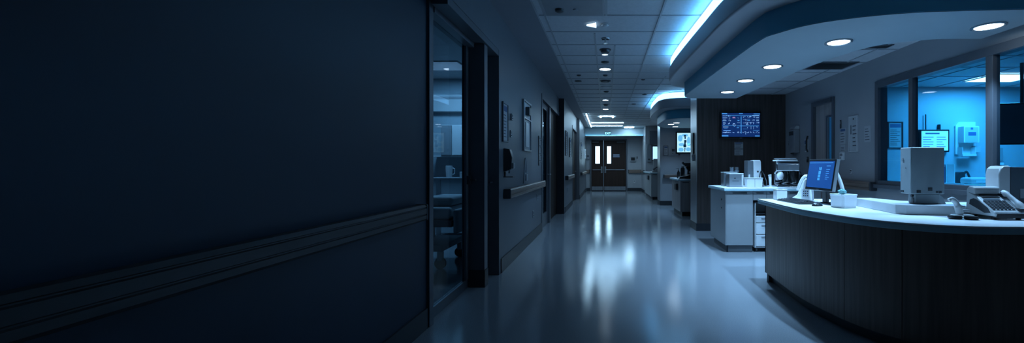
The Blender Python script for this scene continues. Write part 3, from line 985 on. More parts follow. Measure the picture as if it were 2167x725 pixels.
# ------------------------------------------------------------------ displays on the walls
def glyph(mb, u0, v0, u1, v1, n=4):
    for _ in range(n):
        if random.random() < .5:
            x = random.uniform(u0, u1 - (u1 - u0) * .2)
            a, b = sorted((random.uniform(v0, v1), random.uniform(v0, v1)))
            rect(mb, x, a, x + (u1 - u0) * .16, max(b, a + (v1 - v0) * .25))
        else:
            y = random.uniform(v0, v1 - (v1 - v0) * .2)
            a, b = sorted((random.uniform(u0, u1), random.uniform(u0, u1)))
            rect(mb, a, y, max(b, a + (u1 - u0) * .35), y + (v1 - v0) * .2)


SW, SH = .70, .43     # screen size in use by rect()


def rect(mb, u0, v0, u1, v1):
    mb.box((u0 - .5) * SW, (u1 - .5) * SW, -.0022, -.0012, (.5 - v1) * SH, (.5 - v0) * SH)


def television():
    global SW, SH
    d = YT
    t = thing('television', 'wall television with a blue patient board on the dark panelled wall', 'television', (2.455, d, 1.94))
    SW, SH = .695, .432
    part('housing', box(-.375, .375, -.075, -.03, -.25, .242), 'black', t, .006)
    part('wall_mount', box(-.15, .15, -.03, 0, -.1, .1), 'dark', t)
    s = part('screen', box(-SW / 2, SW / 2, -.001, .0, -SH / 2, SH / 2), 'screen_navy', t)
    s.location = (0, -.0752, 0)
    b, p = MB(), MB()
    for r in ((.0, .0, .14, .045), (.45, .0, .55, .035), (.83, .02, 1, .055), (.0, .93, .17, .985), (.87, .945, .99, .985), (.495, .14, .515, .86)):
        rect(b, *r)
    for r in ((.12, .085, .98, .10), (.02, .52, .30, .535), (.39, .53, .97, .55), (.04, .72, .23, .735), (.82, .72, .98, .73)):
        rect(b, *r)
    cells = {}

    def cell(r):
        return cells.setdefault((int((r[0] + r[2]) * 2), int((r[1] + r[3]) * 2.5)), MB())
    for r in ((.02, .105, .13, .13), (.02, .19, .14, .215), (.03, .25, .10, .265), (.02, .31, .12, .33), (.03, .395, .08, .41), (.03, .45, .08, .475), (.03, .57, .17, .60), (.04, .725, .23, .745), (.02, .80, .2, .82), (.8, .10, .98, .125), (.9, .17, .97, .195), (.9, .25, .97, .262), (.9, .31, .97, .33), (.55, .26, .61, .27), (.67, .20, .74, .21), (.4, .4, .48, .41), (.55, .41, .63, .42), (.61, .385, .85, .393), (.76, .55, .768, .68), (.83, .55, .838, .68), (.62, .84, .63, .9)):
        rect(cell(r), *r)
    for r in ((.28, .16, .345, .2), (.28, .2, .36, .22)):
        rect(p, *r)
    for r in ((.14, .1, .22, .15), (.17, .19, .23, .23), (.16, .27, .24, .34), (.08, .4, .12, .46), (.16, .4, .24, .48), (.27, .4, .36, .54), (.41, .18, .45, .22), (.55, .13, .61, .19), (.65, .13, .73, .18), (.74, .11, .78, .2), (.82, .14, .87, .2), (.61, .24, .66, .32), (.78, .27, .86, .33), (.63, .4, .7, .5), (.74, .4, .78, .48), (.82, .4, .86, .49), (.9, .38, .98, .45), (.66, .58, .7, .63), (.9, .57, .97, .62), (.06, .78, .12, .85), (.17, .79, .24, .83), (.28, .78, .34, .84), (.40, .77, .45, .85), (.47, .79, .5, .83), (.54, .78, .6, .83), (.61, .76, .64, .84), (.65, .78, .72, .84), (.74, .77, .78, .84), (.82, .77, .86, .84), (.89, .77, .97, .84)):
        glyph(cell(r), *r, n=5)
    for r in ((.41, .29, .46, .33), (.39, .60, .45, .63), (.31, .55, .35, .57), (.67, .28, .74, .32), (.05, .64, .15, .65), (.55, .66, .68, .67)):
        rect(b, *r)
    for c in cells.values():
        part('text_block', c, 'screen_ink', s)
    part('screen_rules', b, 'screen_cyan', s)
    part('screen_marks', p, 'screen_pink', s)
    part('badge', box(-.025, .025, -.0765, -.0745, -.243, -.232), 'greyp', t)


television()

t = thing('film_display', 'lit light box with pale blue spine film on the alcove wall', 'display', (2.345, 12.845, 1.89))
part('housing', box(-.25, .25, -.06, 0, -.325, .325), 'black', t, .008)
s = part('screen', box(-.215, .215, -.0625, -.0605, -.29, .29), 'xray_bg', t)
bl = MB()
for x, z, rx, rz in ((-.12, .13, .07, .10), (-.08, -.06, .09, .05), (.13, .05, .05, .13), (-.10, -.21, .08, .06), (.12, -.2, .07, .06), (.02, .22, .10, .04), (.14, -.06, .05, .04)):
    bl.cyl((x, -.0635, z), (x, -.0626, z), .01, seg=20)
    bmesh.ops.scale(bl.bm, vec=(rx / .01, 1, rz / .01), space=Matrix.Translation((-x, 0, -z)), verts=bl.bm.verts[-40:])
part('film_shapes', bl, 'xray_blob', s)
sp = MB()
for x, z, w, h in ((.02, .20, .03, .05), (.025, .14, .02, .06), (.03, .04, .034, .08), (.02, -.03, .022, .06), (.015, -.1, .042, .08), (.02, -.18, .014, .06), (.015, -.24, .012, .06)):
    sp.box(x - w, x + w, -.0646, -.0636, z - h / 2, z + h / 2)
part('film_spine', sp, 'xray_ink', s)

# lit screen and wall cupboard at the end of the third alcove
t = thing('wall_monitor', 'bright pale screen at the end of the farthest alcove', 'monitor', (2.06, 17.999, 1.72))
part('housing', box(-.12, .12, -.05, 0, -.31, .31), 'black', t, .006)
part('screen', box(-.095, .095, -.053, -.0505, -.28, .28), 'leadglow', t)
t = thing('wall_cupboard', 'dark glass-fronted wall cupboard at the end of the farthest alcove', 'cupboard', (2.04, 17.999, 2.1))
part('carcass', box(-.24, .24, -.25, 0, -.03, .55), 'dark', t, .005)
part('cupboard_door', box(-.23, .23, -.27, -.2505, -.02, .54), 'smoke', t, .005)
t = thing('wall_dispenser', 'tall steel dispenser on the far alcove wall beside the bright screen', 'dispenser', (1.80, 17.999, 1.35))
part('housing', box(-.09, .09, -.11, 0, 0, .75), 'steel', t, .01)
part('spout', box(-.04, .04, -.13, -.1105, .08, .14), 'dark', t, .004)


# ------------------------------------------------------------------ nurses' desk
ZD = .84
outer = smooth_path([(1.637, 4.60), (1.615, 4.1), (1.605, 3.6), (1.645, 3.27), (1.735, 2.93), (1.90, 2.68), (2.137, 2.54), (2.466, 2.50), (3.27, 2.50)], 7)
inner = [(3.27, 3.40), (2.62, 3.42), (2.44, 3.60), (2.38, 3.85), (2.38, 4.60)]
t = thing('worktop', 'white curved worktop of the front nurses desk', 'worktop', (0, 0, 0))
core = offset_path(outer, .003)
part('top_surface', MB().prism(core + inner, ZD - .012, ZD), 'worktop', t, .002)
part('edge_band', MB().prism(outer + inner, ZD - .048, ZD - .0125), 'edge', t, .004, label='blue-grey front edge')
desk = thing('reception_desk', 'curved dark wood nurses desk with three tall front panels', 'desk')
pth = offset_path(outer, .035)
pth = [(p[0], min(p[1], 4.46)) for p in pth]


def cut(path, test):
    return [p for p in path if test(p)]


seen = [pth[0]]
for p in pth[1:]:
    if (Vector(p) - Vector(seen[-1])).length > 1e-4:
        seen.append(p)
pth = seen
S = arclen(pth)


def s_of(test):
    for p, s in zip(pth, S):
        if test(p):
            return s
    return S[-1]


s1 = s_of(lambda p: p[1] < 3.09)
s2 = s_of(lambda p: p[0] > 1.875)
for a, b in ((0, s1), (s1 + .004, s2), (s2 + .004, S[-1])):
    q = sub_path(pth, a, b)
    part('front_panel', MB().wallstrip(q, .085, ZD - .0485, .02), 'walnut', desk)
part('end_panel', MB().box(pth[0][0] + .021, 2.36, 4.44, 4.46, .085, ZD - .0485), 'walnut', desk)
kp = offset_path(pth, .05)
kp = [(p[0], min(p[1], 4.40)) for p in kp]
part('kick_plate', MB().wallstrip(kp, 0, .0845, .02), 'kick', desk)
part('seam_backing', MB().wallstrip(offset_path(pth, .0205), .0848, ZD - .049, .012), 'black', desk)
part('back_panel', MB().box(2.34, 2.36, 3.9, 4.438, 0, ZD - .0485), 'cab', desk)
part('support', MB().box(2.6, 3.2, 3.2, 3.3, 0, ZD - .0485), 'cab', desk)

# raised ledge on the desk
ledge = [(2.23, 3.80), (2.20, 3.52), (2.155, 3.17), (2.20, 3.12), (2.5, 3.05), (2.95, 3.03), (3.25, 3.03), (3.25, 3.36), (2.65, 3.36), (2.42, 3.5), (2.36, 3.80)]
solo('raised_shelf', MB().prism(ledge, 0, .072), 'offwhite', 'low raised white shelf on the desk under the box-shaped housing', 'shelf', (0, 0, ZD), bevel=.006)
ZL = ZD + .072
# white box housing on a foot
t = thing('monitor_housing', 'tall white box-shaped housing on a foot on the raised desk shelf', 'equipment', (2.398, 3.20, ZL), 0)
part('housing', box(-.125, .125, -.03, .09, .075, .425), 'housing', t, .008, seg=3)
part('foot', box(-.075, .105, -.005, .075, .0, .0745), 'housing', t, .008)
part('back_foot', MB().prism([(.0, .0), (.16, .0), (.135, .05), (.10, .0745), (0, .0745)], .0, .05, 'y'), 'housing', t, .003)
part('port', MB().box(-.085, -.055, -.034, -.0295, .085, .105), 'dark', t)
part('port', MB().box(.0, .03, -.034, -.0295, .10, .125), 'dark', t)
part('port', MB().box(.06, .075, -.034, -.0295, .085, .098), 'dark', t)
part('port', MB().box(.085, .10, -.034, -.0295, .082, .097), 'dark', t)
part('screw', MB().cyl((-.129, .06, .34), (-.1245, .06, .34), .008, seg=12), 'greyp', t)
part('screw', MB().cyl((-.129, .03, .27), (-.1245, .03, .27), .005, seg=12), 'greyp', t)
part('latch', box(-.129, -.1245, .05, .08, .085, .1), 'dark', t)
part('cable_grommet', MB().box(-.08, -.0755, .01, .03, .01, .045).cyl((-.09, .02, .06), (-.07, .02, .06), .009, seg=12), 'dark', t)


# desk telephone
def telephone():
    t = thing('desk_telephone', 'large grey desk telephone with many keys on the front nurses desk', 'telephone', (2.668, 2.80, ZD), math.radians(-2))
    W = .105
    prof = [(0, .022), (0, .05), (.02, .062), (.17, .158), (.215, .175), (.235, .16), (.24, .05), (.20, .022)]
    part('body', MB().prism(prof, -W, W, 'x'), 'offwhite', t, .008, seg=3)
    side = [(.035, .045), (.055, .075), (.12, .115), (.17, .132), (.20, .12), (.205, .09), (.14, .065), (.08, .04)]
    part('side_recess', MB().prism(side, -W - .003, -W + .001, 'x'), 'dark', t)
    part('front_skirt', box(-W + .012, W - .012, -.004, .03, .012, .0415), 'black', t, .006)
    for x in (-.08, .08):
        for y in (.04, .19):
            part('foot', MB().cyl((x, y, 0), (x, y, .023), .014, seg=14), 'rubber', t)
    hood = MB().prism([(.17, .158), (.165, .20), (.18, .213), (.225, .213), (.24, .195), (.24, .15)], -W + .004, .075, 'x')
    part('display_hood', hood, 'offwhite', t, .012, seg=3)
    ang = math.atan2(.096, .15)
    sl = lambda u: (.02 + u * .15, .062 + u * .096)

    def plate(name, x0, x1, u0, u1, h, m, par, b=.0015):
        y, z = sl((u0 + u1) / 2)
        L = (u1 - u0) * .178
        o = part(name, box(x0, x1, -L / 2, L / 2, 0, h), m, par, b)
        o.location = (0, y, z - .0005)
        o.rotation_euler = (ang, 0, 0)
        return o
    plate('display', -.075, .045, .78, .99, .004, 'black', t)
    plate('display_strip', -.08, .03, .62, .73, .003, 'smoke', t)
    kp_ = plate('key_bed', -.098, .05, .03, .60, .002, 'white', t)
    key = box(-.0085, .0085, -.006, .006, 0, .006).mesh()
    key.materials.append(M['dark'])
    for i in range(6):
        for j in range(6):
            k = bpy.data.objects.new('key', key)
            COL.objects.link(k)
            k.parent = kp_
            k.location = (-.088 + i * .0252, -.041 + j * .0165, .0018)
    hs = MB()
    pts = []
    for u in [i / 10 for i in range(11)]:
        y, z = sl(u)
        pts.append((.083, y - .010, z + .014 + .014 * math.sin(PI * u)))
    hs.tube(pts, [.020, .022, .020, .015, .013, .013, .013, .015, .020, .022, .020], 14)
    part('handset', hs, 'offwhite', t)
    part('handset_cradle', MB().box(.058, .103, .012, .045, .05, .078).box(.058, .103, .14, .185, .12, .166), 'dark', t, .005)
    part('speaker_grille', MB().box(-.02, .02, .235, .2425, .09, .14), 'dark', t)


telephone()
# scanner on a stand beside the telephone
t = thing('barcode_scanner', 'white curved handheld scanner on dark stand beside the desk telephone', 'scanner', (2.385, 2.86, ZD), math.radians(-10))
arm = [(-.062, .02, .125), (-.045, .02, .132), (-.022, .02, .115), (-.008, .02, .085), (.0, .02, .055), (.004, .02, .035)]
part('scanner_head', MB().tube(smooth_path(arm, 4), [.012] * 4 + [.017] * 8 + [.022] * 8 + [.02], 12), 'offwhite', t)
part('trigger', MB().cyl((.005, .0, .085), (.02, -.006, .085), .009, seg=12), 'greyp', t)
part('stand_neck', box(-.012, .02, .005, .035, .02, .04), 'dark', t, .004)
part('base_pad', MB().lathe([(0, 0), (.035, 0), (.042, .012), (.036, .022), (0, .024)], (-.03, .01, 0)), 'black', t)
part('base_pad', MB().lathe([(0, 0), (.034, 0), (.042, .012), (.036, .022), (0, .024)], (.05, -.02, 0)), 'black', t)
part('base_bridge', box(-.05, .07, -.02, .03, .0225, .030), 'offwhite', t, .003)
part('side_arm', MB().tube([(.01, .03, .05), (.05, .05, .055), (.085, .06, .05)], .010, 8), 'greyp', t)
# small puck at the picture edge
t = thing('mouse_puck', 'small pale mouse right of the desk telephone', 'mouse', (2.84, 2.90, ZD))
part('shell', dome((.04, .055, .035)), 'offwhite', t)
part('scroll_wheel', MB().cyl((-.004, -.03, .03), (.004, -.03, .03), .008, seg=12), 'dark', t)
# printer behind the telephone
t = thing('label_printer', 'rounded grey printer with smoked cover on the desk behind the telephone', 'printer', (3.0, 3.16, ZL))
part('body', MB().prism([(-.13, 0), (-.135, .22), (-.125, .265), (-.10, .285), (-.05, .288), (-.05, 0)], -.06, .06, 'y'), 'offwhite', t, .012, seg=3)
part('smoked_cover', MB().prism([(-.0485, .0), (-.0485, .28), (.13, .275), (.145, .25), (.15, 0)], -.055, .06, 'y'), 'smoke', t, .006)
part('top_slot', MB().box(-.095, -.055, -.03, .03, .2885, .292), 'dark', t)
part('paper_exit', MB().box(.02, .12, -.059, -.0545, .05, .12), 'greyp', t)
part('cable', MB().tube(smooth_path([(.06, -.058, .22), (.09, -.065, .18), (.08, -.065, .12), (.12, -.063, .07)], 5), .004, 6), 'black', t)


# desk monitor
def desk_monitor():
    t = thing('computer_monitor', 'computer monitor with blue screen on the front nurses desk', 'monitor', (2.055, 4.05, ZD), math.radians(-88))
    # local: screen faces -y, x along the width
    part('base', MB().lathe([(0, 0), (.10, 0), (.10, .008), (.03, .014), (0, .014)], (0, .03, 0)), 'black', t)
    part('stem', MB().prism([(-.035, .0145), (.035, .0145), (.028, .20), (-.028, .20)], .02, .05, 'y'), 'black', t, .004)
    tilt = Matrix.Rotation(math.radians(-9), 4, 'X')
    h = MB().box(-.238, .238, -.0, .035, 0, .30)
    p = part('housing', h, 'black', t, .005)
    p.matrix_local = Matrix.Translation((0, -.045, .125)) @ tilt
    s = part('screen', box(-.220, .220, -.0016, -.0004, .025, .28), 'screen_blue', p)
    ic = MB()
    for x0, x1, z0, z1 in ((-.022, -.008, .198, .222), (.0, .018, .194, .222), (-.026, .014, .155, .187), (-.028, .012, .125, .151), (-.03, .01, .096, .12)):
        ic.box(x0, x1, -.0026, -.0017, z0, z1)
    part('screen_icon', ic, 'screen_icon', s)
    tx = MB().box(-.215, .20, -.0026, -.0017, .262, .266).box(.10, .17, -.0026, -.0017, .232, .236)
    for k in range(6):
        tx.box(.10, .10 + random.uniform(.03, .07), -.0026, -.0017, .20 - k * .018, .203 - k * .018)
    part('screen_lines', tx, 'screen_cyan', s)
    part('badge', box(-.02, .02, -.0015, -.0004, .008, .014), 'alu', p)
    part('side_trim', MB().box(.2382, .242, .002, .033, .004, .296), 'alu', p, .001)
    part('rear_cover', MB().prism([(.0355, .05), (.06, .08), (.06, .22), (.0355, .25)], -.16, .16, 'x'), 'dark', p, .008)
    arm_ = MB().tube(smooth_path([(.10, .075, .31), (.12, .11, .20), (.135, .13, .09), (.14, .135, .006)], 6), .016, 10)
    part('cable_arm', arm_, 'white', t)


desk_monitor()


def keyboard():
    t = thing('computer_keyboard', 'black computer keyboard in front of the desk monitor', 'keyboard', (1.845, 4.16, ZD), math.radians(-87))
    b = part('body', MB().prism([(-.075, 0), (-.075, .012), (.075, .028), (.075, 0)], -.225, .225, 'x'), 'black', t, .003)
    key = box(-.0075, .0075, -.0075, .0075, 0, .007).mesh()
    key.materials.append(M['dark'])
    for r in range(5):
        for c in range(19):
            k = bpy.data.objects.new('key', key)
            COL.objects.link(k)
            k.parent = t
            y = -.058 + .028 * r
            k.location = (-.207 + c * .023, y, .0126 + (y + .075) * .107)
            k.rotation_euler = (math.atan2(.016, .15), 0, 0)


keyboard()
t = thing('computer_mouse', 'black computer mouse at the near end of the keyboard', 'mouse', (1.885, 3.80, ZD), math.radians(-60))
part('shell', dome((.036, .062, .034)), 'black', t)
part('scroll_wheel', MB().cyl((-.004, .03, .028), (.004, .03, .028), .009, seg=12), 'greyp', t)
solo('monitor_cable', MB().tube(smooth_path([(0, 0, .006), (.02, -.09, .006), (.07, -.05, .006), (.06, -.16, .006), (.0, -.2, .006), (.03, -.28, .006)], 6), .005, 8), 'black', 'tangled black cable on the desk behind the mouse', 'cable', (2.0, 3.93, ZD))
t = thing('power_adapter', 'small black adapter block next to the white tub on the desk', 'adapter', (2.145, 3.80, ZD))
part('body', box(-.03, .03, -.045, .045, 0, .075), 'black', t, .006)
part('plug', MB().cyl((-.03, 0, .03), (-.055, 0, .03), .008, seg=10), 'dark', t)
# white tub
t = thing('supply_tub', 'white tapered plastic tub beside the desk monitor', 'tub', (2.035, 3.66, ZD), math.radians(16))
outer_t = [(-.075, -.06), (-.055, -.075), (.075, -.075), (.085, -.06), (.085, .06), (.07, .075), (-.06, .075), (-.075, .06)]
m_ = MB()
prev = None
for s, z in ((.93, 0), (1.0, .105), (1.04, .107), (1.04, .116), (.97, .116), (.90, .012)):
    ring = [m_.bm.verts.new((x * s, y * s, z)) for x, y in outer_t]
    if prev:
        for k in range(8):
            m_.bm.faces.new((prev[k], prev[(k + 1) % 8], ring[(k + 1) % 8], ring[k]))
    else:
        m_.bm.faces.new(ring[::-1])
    prev = ring
m_.bm.faces.new(prev)
part('tub_body', m_, 'white', t, .002)
part('tub_lid', MB().prism([(x * .96, y * .96) for x, y in outer_t], .105, .113), 'offwhite', t)
c_ = MB().ball((0, 0, .022), (.034, .028, .022), 14, 9)
for v in c_.bm.verts:
    v.co += Vector((random.uniform(-1, 1), random.uniform(-1, 1), random.uniform(-.6, 1))) * .005
for v in c_.bm.verts:
    v.co.z = max(v.co.z, 0)
solo('gauze_ball', c_, 'tealcloth', 'crumpled teal gauze lying on top of the white tub', 'gauze', (2.03, 3.66, ZD + .1132))
# white cup box and wedge telephone at the far end of the desk
t = thing('tissue_box', 'small white square box at the far corner of the front nurses desk', 'box', (1.835, 4.49, ZD))
part('body', box(-.055, .055, -.05, .05, 0, .10), 'white', t, .006)
part('lid', box(-.058, .058, -.053, .053, .1005, .112), 'offwhite', t, .003)
part('opening', MB().lathe([(0, .1125), (.025, .1125), (.025, .1135), (0, .1135)]), 'dark', t)


def wedge_phone():
    t = thing('dictation_phone', 'white wedge-shaped telephone between the square box and the desk monitor', 'telephone', (2.06, 4.45, ZD), math.radians(-25))
    prof = [(-.12, 0), (-.115, .012), (-.06, .05), (-.025, .13), (.0, .20), (.02, .225), (.05, .225), (.07, .19), (.075, .13), (.085, 0)]
    part('body', MB().prism(prof, -.06, .06, 'y'), 'white', t, .01, seg=3)
    part('face_plate', box(-.015, .06, -.064, -.0605, .03, .12), 'offwhite', t, .002)
    for i in range(3):
        for j in range(3):
            part('key', box(.0 + i * .018, .011 + i * .018, -.067, -.0641, .045 + j * .022, .058 + j * .022), 'inkblue' if (i + j) % 2 else 'dark', t)
    part('handset', MB().tube(smooth_path([(-.05, .0, .10), (-.03, .0, .17), (.01, 0, .243), (.055, 0, .244), (.085, .0, .20)], 4), .017, 10), 'offwhite', t)
    part('side_grip', MB().box(.0755, .10, -.03, .03, .0, .11), 'greyp', t, .006)


wedge_phone()


# ------------------------------------------------------------------ back island
ZB = .89
t = thing('worktop', 'straight white worktop of the grey island cabinet by the panelled wall', 'worktop', (0, 0, ZB))
part('top_surface', box(1.62, 3.0, 5.83, 6.75, -.012, 0), 'worktop', t, .002)
part('edge_band', box(1.617, 3.003, 5.827, 6.753, -.038, -.0125), 'edge', t, .003)
c = thing('island_cabinet', 'grey island cabinet behind the front desk with recessed toe kick', 'cabinet', (1.66, 5.87, 0))
part('carcass', box(0, .365, .021, .84, .10, ZB - .0385), 'cab', c, .003)
part('drawer_box', box(.3655, .74, .021, .84, .72, ZB - .0385), 'cab', c, .003)
part('pedestal', box(.7405, 1.3, .021, .84, .10, ZB - .0385), 'cab', c, .003)
part('toe_kick', box(.03, .365, .03, .80, 0, .0995), 'kick', c)
part('toe_kick', box(.77, 1.28, .03, .80, 0, .0995), 'kick', c)
part('end_panel', box(-.014, -.0005, .0, .84, .10, ZB - .0385), 'cab', c, .002)
for nm, a, b, z0 in (('cabinet_door', .0, .365, .102), ('drawer', .3685, .55, .722), ('drawer', .5535, .738, .722), ('cabinet_door', .7415, 1.3, .102)):
    dr = part(nm, box(a, b, 0, .0205, z0, ZB - .045), 'cab', c, .002)
    part('handle', box((a + b) / 2 - .10 * (b - a) / .37, (a + b) / 2 + .10 * (b - a) / .37, -.014, -.0005, ZB - .075, ZB - .062), 'dark', dr, .003)
part('lock', MB().cyl((-.02, .2, .72), (-.0138, .2, .72), .014, seg=12), 'dark', c)
part('lock', MB().cyl((-.02, .2, .60), (-.0138, .2, .60), .010, seg=12), 'dark', c)
part('foot', MB().cyl((.02, .05, 0), (.02, .05, .10), .012, seg=10), 'dark', c)
# rolling drawer cart
t = thing('drawer_cart', 'pale plastic drawer cart tucked under the island worktop beside the desk corner', 'cart', (2.21, 6.06, 0))
part('frame', MB().box(-.15, -.135, -.16, .16, .06, .68).box(.135, .15, -.16, .16, .06, .68).box(-.135, .135, .145, .16, .06, .68).box(-.135, .135, -.155, .16, .06, .075), 'offwhite', t, .004)
part('cart_top', box(-.155, .155, -.165, .165, .6805, .70), 'dark', t, .006)
for z0, z1, m in ((.08, .24, 'white'), (.25, .40, 'white'), (.41, .50, 'offwhite')):
    d_ = part('drawer', box(-.133, .133, -.165, .14, z0, z1), m, t, .006)
    part('drawer_pull', box(-.06, .06, -.175, -.1655, z1 - .035, z1 - .02), 'greyp', d_, .003)
part('tray', MB().box(-.133, .133, -.12, .14, .52, .53), 'dark', t)
for x in (-.12, .12):
    for y in (-.12, .12):
        part('caster', MB().cyl((x - .012, y, .03), (x + .012, y, .03), .03, seg=16).box(x - .008, x + .008, y - .008, y + .008, .03, .06), 'rubber', t)
# steel boxes
t = thing('steel_box', 'low brushed steel box at the front corner of the island worktop', 'box', (1.875, 6.22, ZB))
part('body', box(-.10, .105, -.08, .08, 0, .185), 'steel', t, .005)
part('lid', box(-.103, .108, -.083, .083, .1852, .197), 'offwhite', t, .003)
part('side_band', box(.08, .106, -.0825, -.0803, .005, .18), 'offwhite', t)
part('mark', MB().box(-.03, -.005, -.082, -.0803, .12, .135).box(-.055, .04, -.082, -.0803, .085, .09), 'dark', t)
t = thing('steel_box', 'second brushed steel box partly behind the low front one on the island', 'box', (1.86, 6.44, ZB))
part('body', box(-.105, .10, -.09, .08, 0, .205), 'steel', t, .005)
part('lid', box(-.108, .103, -.093, .083, .2052, .215), 'offwhite', t, .003)
t = thing('glass_jar', 'little glass jar standing on the steel box lid', 'jar', (1.90, 6.44, ZB + .2152))
part('jar_body', MB().lathe([(0, 0), (.028, 0), (.03, .005), (.03, .055), (.024, .06), (0, .06)], seg=18), 'smoke', t)
part('jar_lid', MB().lathe([(0, .0602), (.028, .0602), (.028, .072), (0, .072)], seg=18), 'alu', t)
t = thing('glass_jar', 'taller glass jar behind the island steel boxes, near the panelled wall', 'jar', (2.03, 6.62, ZB))
part('jar_body', MB().lathe([(0, 0), (.035, 0), (.037, .01), (.037, .23), (.028, .25), (0, .25)], seg=18), 'smoke', t)
part('jar_lid', MB().lathe([(0, .2502), (.032, .2502), (.030, .285), (0, .285)], seg=18), 'alu', t)
# tall dispenser
t = thing('paper_dispenser', 'tall white dispenser tower at the back of the island worktop', 'dispenser', (2.215, 6.42, ZB))
part('body', MB().prism([(-.02, 0), (.095, 0), (.09, .36), (.08, .39), (-.02, .39)], -.09, .08, 'y'), 'white', t, .01, seg=3)
part('side_panel', box(-.11, -.0205, -.085, .08, .0, .385), 'steel', t, .008)
part('slot', MB().cyl((.04, -.094, .22), (.04, -.0895, .22), .014, seg=14), 'dark', t)
part('button', MB().cyl((.04, -.094, .13), (.04, -.0895, .13), .007, seg=12), 'dark', t)
part('spout', MB().ball((-.04, -.10, .06), (.045, .025, .018)), 'dark', t)
part('keyhole_plate', box(-.095, -.075, -.0885, -.0852, .10, .18), 'white', t)
# low white tubs
t = thing('supply_tub', 'wide white tub on the island worktop beside the low steel box', 'tub', (2.10, 6.08, ZB))
part('tub_body', MB().prism([(-.105, 0), (-.115, .125), (.115, .125), (.105, 0)], -.07, .07, 'y'), 'white', t, .008)
part('tub_lid', box(-.118, .118, -.073, .073, .1252, .138), 'offwhite', t, .003)
part('divider', box(-.002, .002, -.0725, -.0702, .01, .12), 'greyp', t)
t = thing('supply_tub', 'round white tub on the island worktop beyond the cable coil', 'tub', (2.50, 6.32, ZB))
part('tub_body', MB().lathe([(0, 0), (.075, 0), (.085, .15), (.083, .155), (0, .155)]), 'white', t)
part('tub_lid', MB().lathe([(0, .1552), (.09, .1552), (.09, .17), (.06, .178), (0, .178)]), 'offwhite', t)
t = thing('stethoscope', 'coiled black tubing instrument on the island worktop between the tubs', 'instrument', (2.29, 6.26, ZB))
part('tubing', MB().tube(smooth_path([(-.03, .04, .01), (-.02, .05, .12), (.01, .06, .23), (.04, .05, .20), (.06, .0, .1), (.05, -.05, .03), (0, -.06, .012), (-.05, -.03, .012), (-.02, .02, .02), (.03, .0, .03)], 5), .007, 8), 'black', t)
part('chest_piece', MB().lathe([(0, 0), (.026, 0), (.026, .01), (.012, .02), (0, .02)], (.05, -.08, 0)), 'chrome', t)
part('clip', MB().box(-.02, .02, -.02, .02, .03, .09), 'chrome', t, .008)


def coffee_machine():
    t = thing('coffee_machine', 'shiny chrome rounded machine with black spouts on the island worktop', 'machine', (2.545, 6.05, ZB), math.radians(-8))
    body = MB().prism([(-.19, 0), (-.19, .03), (-.06, .06), (-.05, .20), (-.17, .235), (-.185, .33), (-.15, .375), (.10, .375), (.13, .34), (.13, 0)], -.16, .15, 'x')
    part('body', body, 'chrome', t, .025, seg=4)
    part('top_cover', MB().box(-.15, .13, -.14, .10, .3755, .39), 'white', t, .006)
    part('drip_tray', MB().box(-.14, .13, -.185, -.06, .0305, .045), 'black', t, .004)
    part('spout', MB().tube([(-.05, -.12, .235), (-.05, -.13, .19), (-.045, -.125, .12), (-.05, -.12, .09)], [.04, .038, .03, .02], 14), 'black', t)
    part('spout', MB().tube([(.07, -.12, .235), (.07, -.13, .19), (.075, -.125, .12), (.07, -.12, .08)], [.05, .045, .034, .024], 14), 'black', t)
    part('shoulder', MB().ball((-.10, -.14, .17), (.045, .05, .06)), 'white', t)
    part('side_panel', MB().box(.15, .165, -.12, .11, .05, .34), 'smoke', t, .01)
    part('cup_rail', MB().tube([(-.13, -.13, .41), (.11, -.13, .41), (.11, .09, .41), (-.13, .09, .41), (-.13, -.13, .41)], .005, 8).cyl((-.13, -.13, .3905), (-.13, -.13, .41), .005).cyl((.11, -.13, .3905), (.11, -.13, .41), .005), 'alu', t)


coffee_machine()
t = thing('instrument_bag', 'small black bag with handle on the island worktop beside the chrome machine', 'bag', (2.86, 6.35, ZB))
part('bag_body', MB().prism([(-.10, 0), (-.105, .12), (-.08, .17), (.08, .17), (.105, .12), (.10, 0)], -.06, .06, 'y'), 'black', t, .015, seg=3)
part('handle', MB().tube(smooth_path([(-.05, 0, .165), (-.04, 0, .21), (0, 0, .225), (.04, 0, .21), (.05, 0, .165)], 4), .008, 8), 'dark', t)
t = thing('paper_tray', 'white letter tray with paper on the near edge of the island worktop', 'tray', (2.875, 6.0, ZB))
part('tray', MB().box(-.12, .12, -.15, .15, 0, .008).box(-.12, -.112, -.15, .15, .0081, .05).box(.112, .12, -.15, .15, .0081, .05), 'white', t, .002)
part('paper_stack', box(-.105, .105, -.145, .145, .0081, .025), 'paper', t)


# ------------------------------------------------------------------ far cabinets
def far_cabinet(label, wt_label, x0, x1, y0, y1, z, m, over):
    c = thing('base_cabinet', label, 'cabinet', (x0, y0, 0))
    w, d = x1 - x0, y1 - y0
    part('carcass', box(.012, w, .012, d, .10, z - .04), m, c, .003)
    part('toe_kick', box(.05, w, .05, d - .03, 0, .0995), 'base', c)
    part('end_panel', box(0, .0115, 0, d, .10, z - .04), m, c, .002)
    n = max(1, round(w / .5))
    for k in range(n):
        dr = part('cabinet_door', box(.013 + k * (w - .013) / n, (k + 1) * (w - .013) / n + .010, 0, .0115, .102, z - .045), m, c, .002)
        part('handle', box(.05 + k * (w - .013) / n, .2 + k * (w - .013) / n, -.014, -.0005, z - .09, z - .075), 'dark', dr, .003)
    part('wall_dispenser', box(-.05, -.0005, d * .25, d * .45, z - .28, z - .12), 'dark', c, .008)
    t = thing('worktop', wt_label, 'worktop', (0, 0, z))
    part('top_surface', box(x0 - over, x1, y0 - .03, y1, -.012, 0), 'worktop', t, .002)
    part('edge_band', box(x0 - over - .003, x1 + .001, y0 - .033, y1 + .001, -.039, -.0125), 'edge', t, .003)


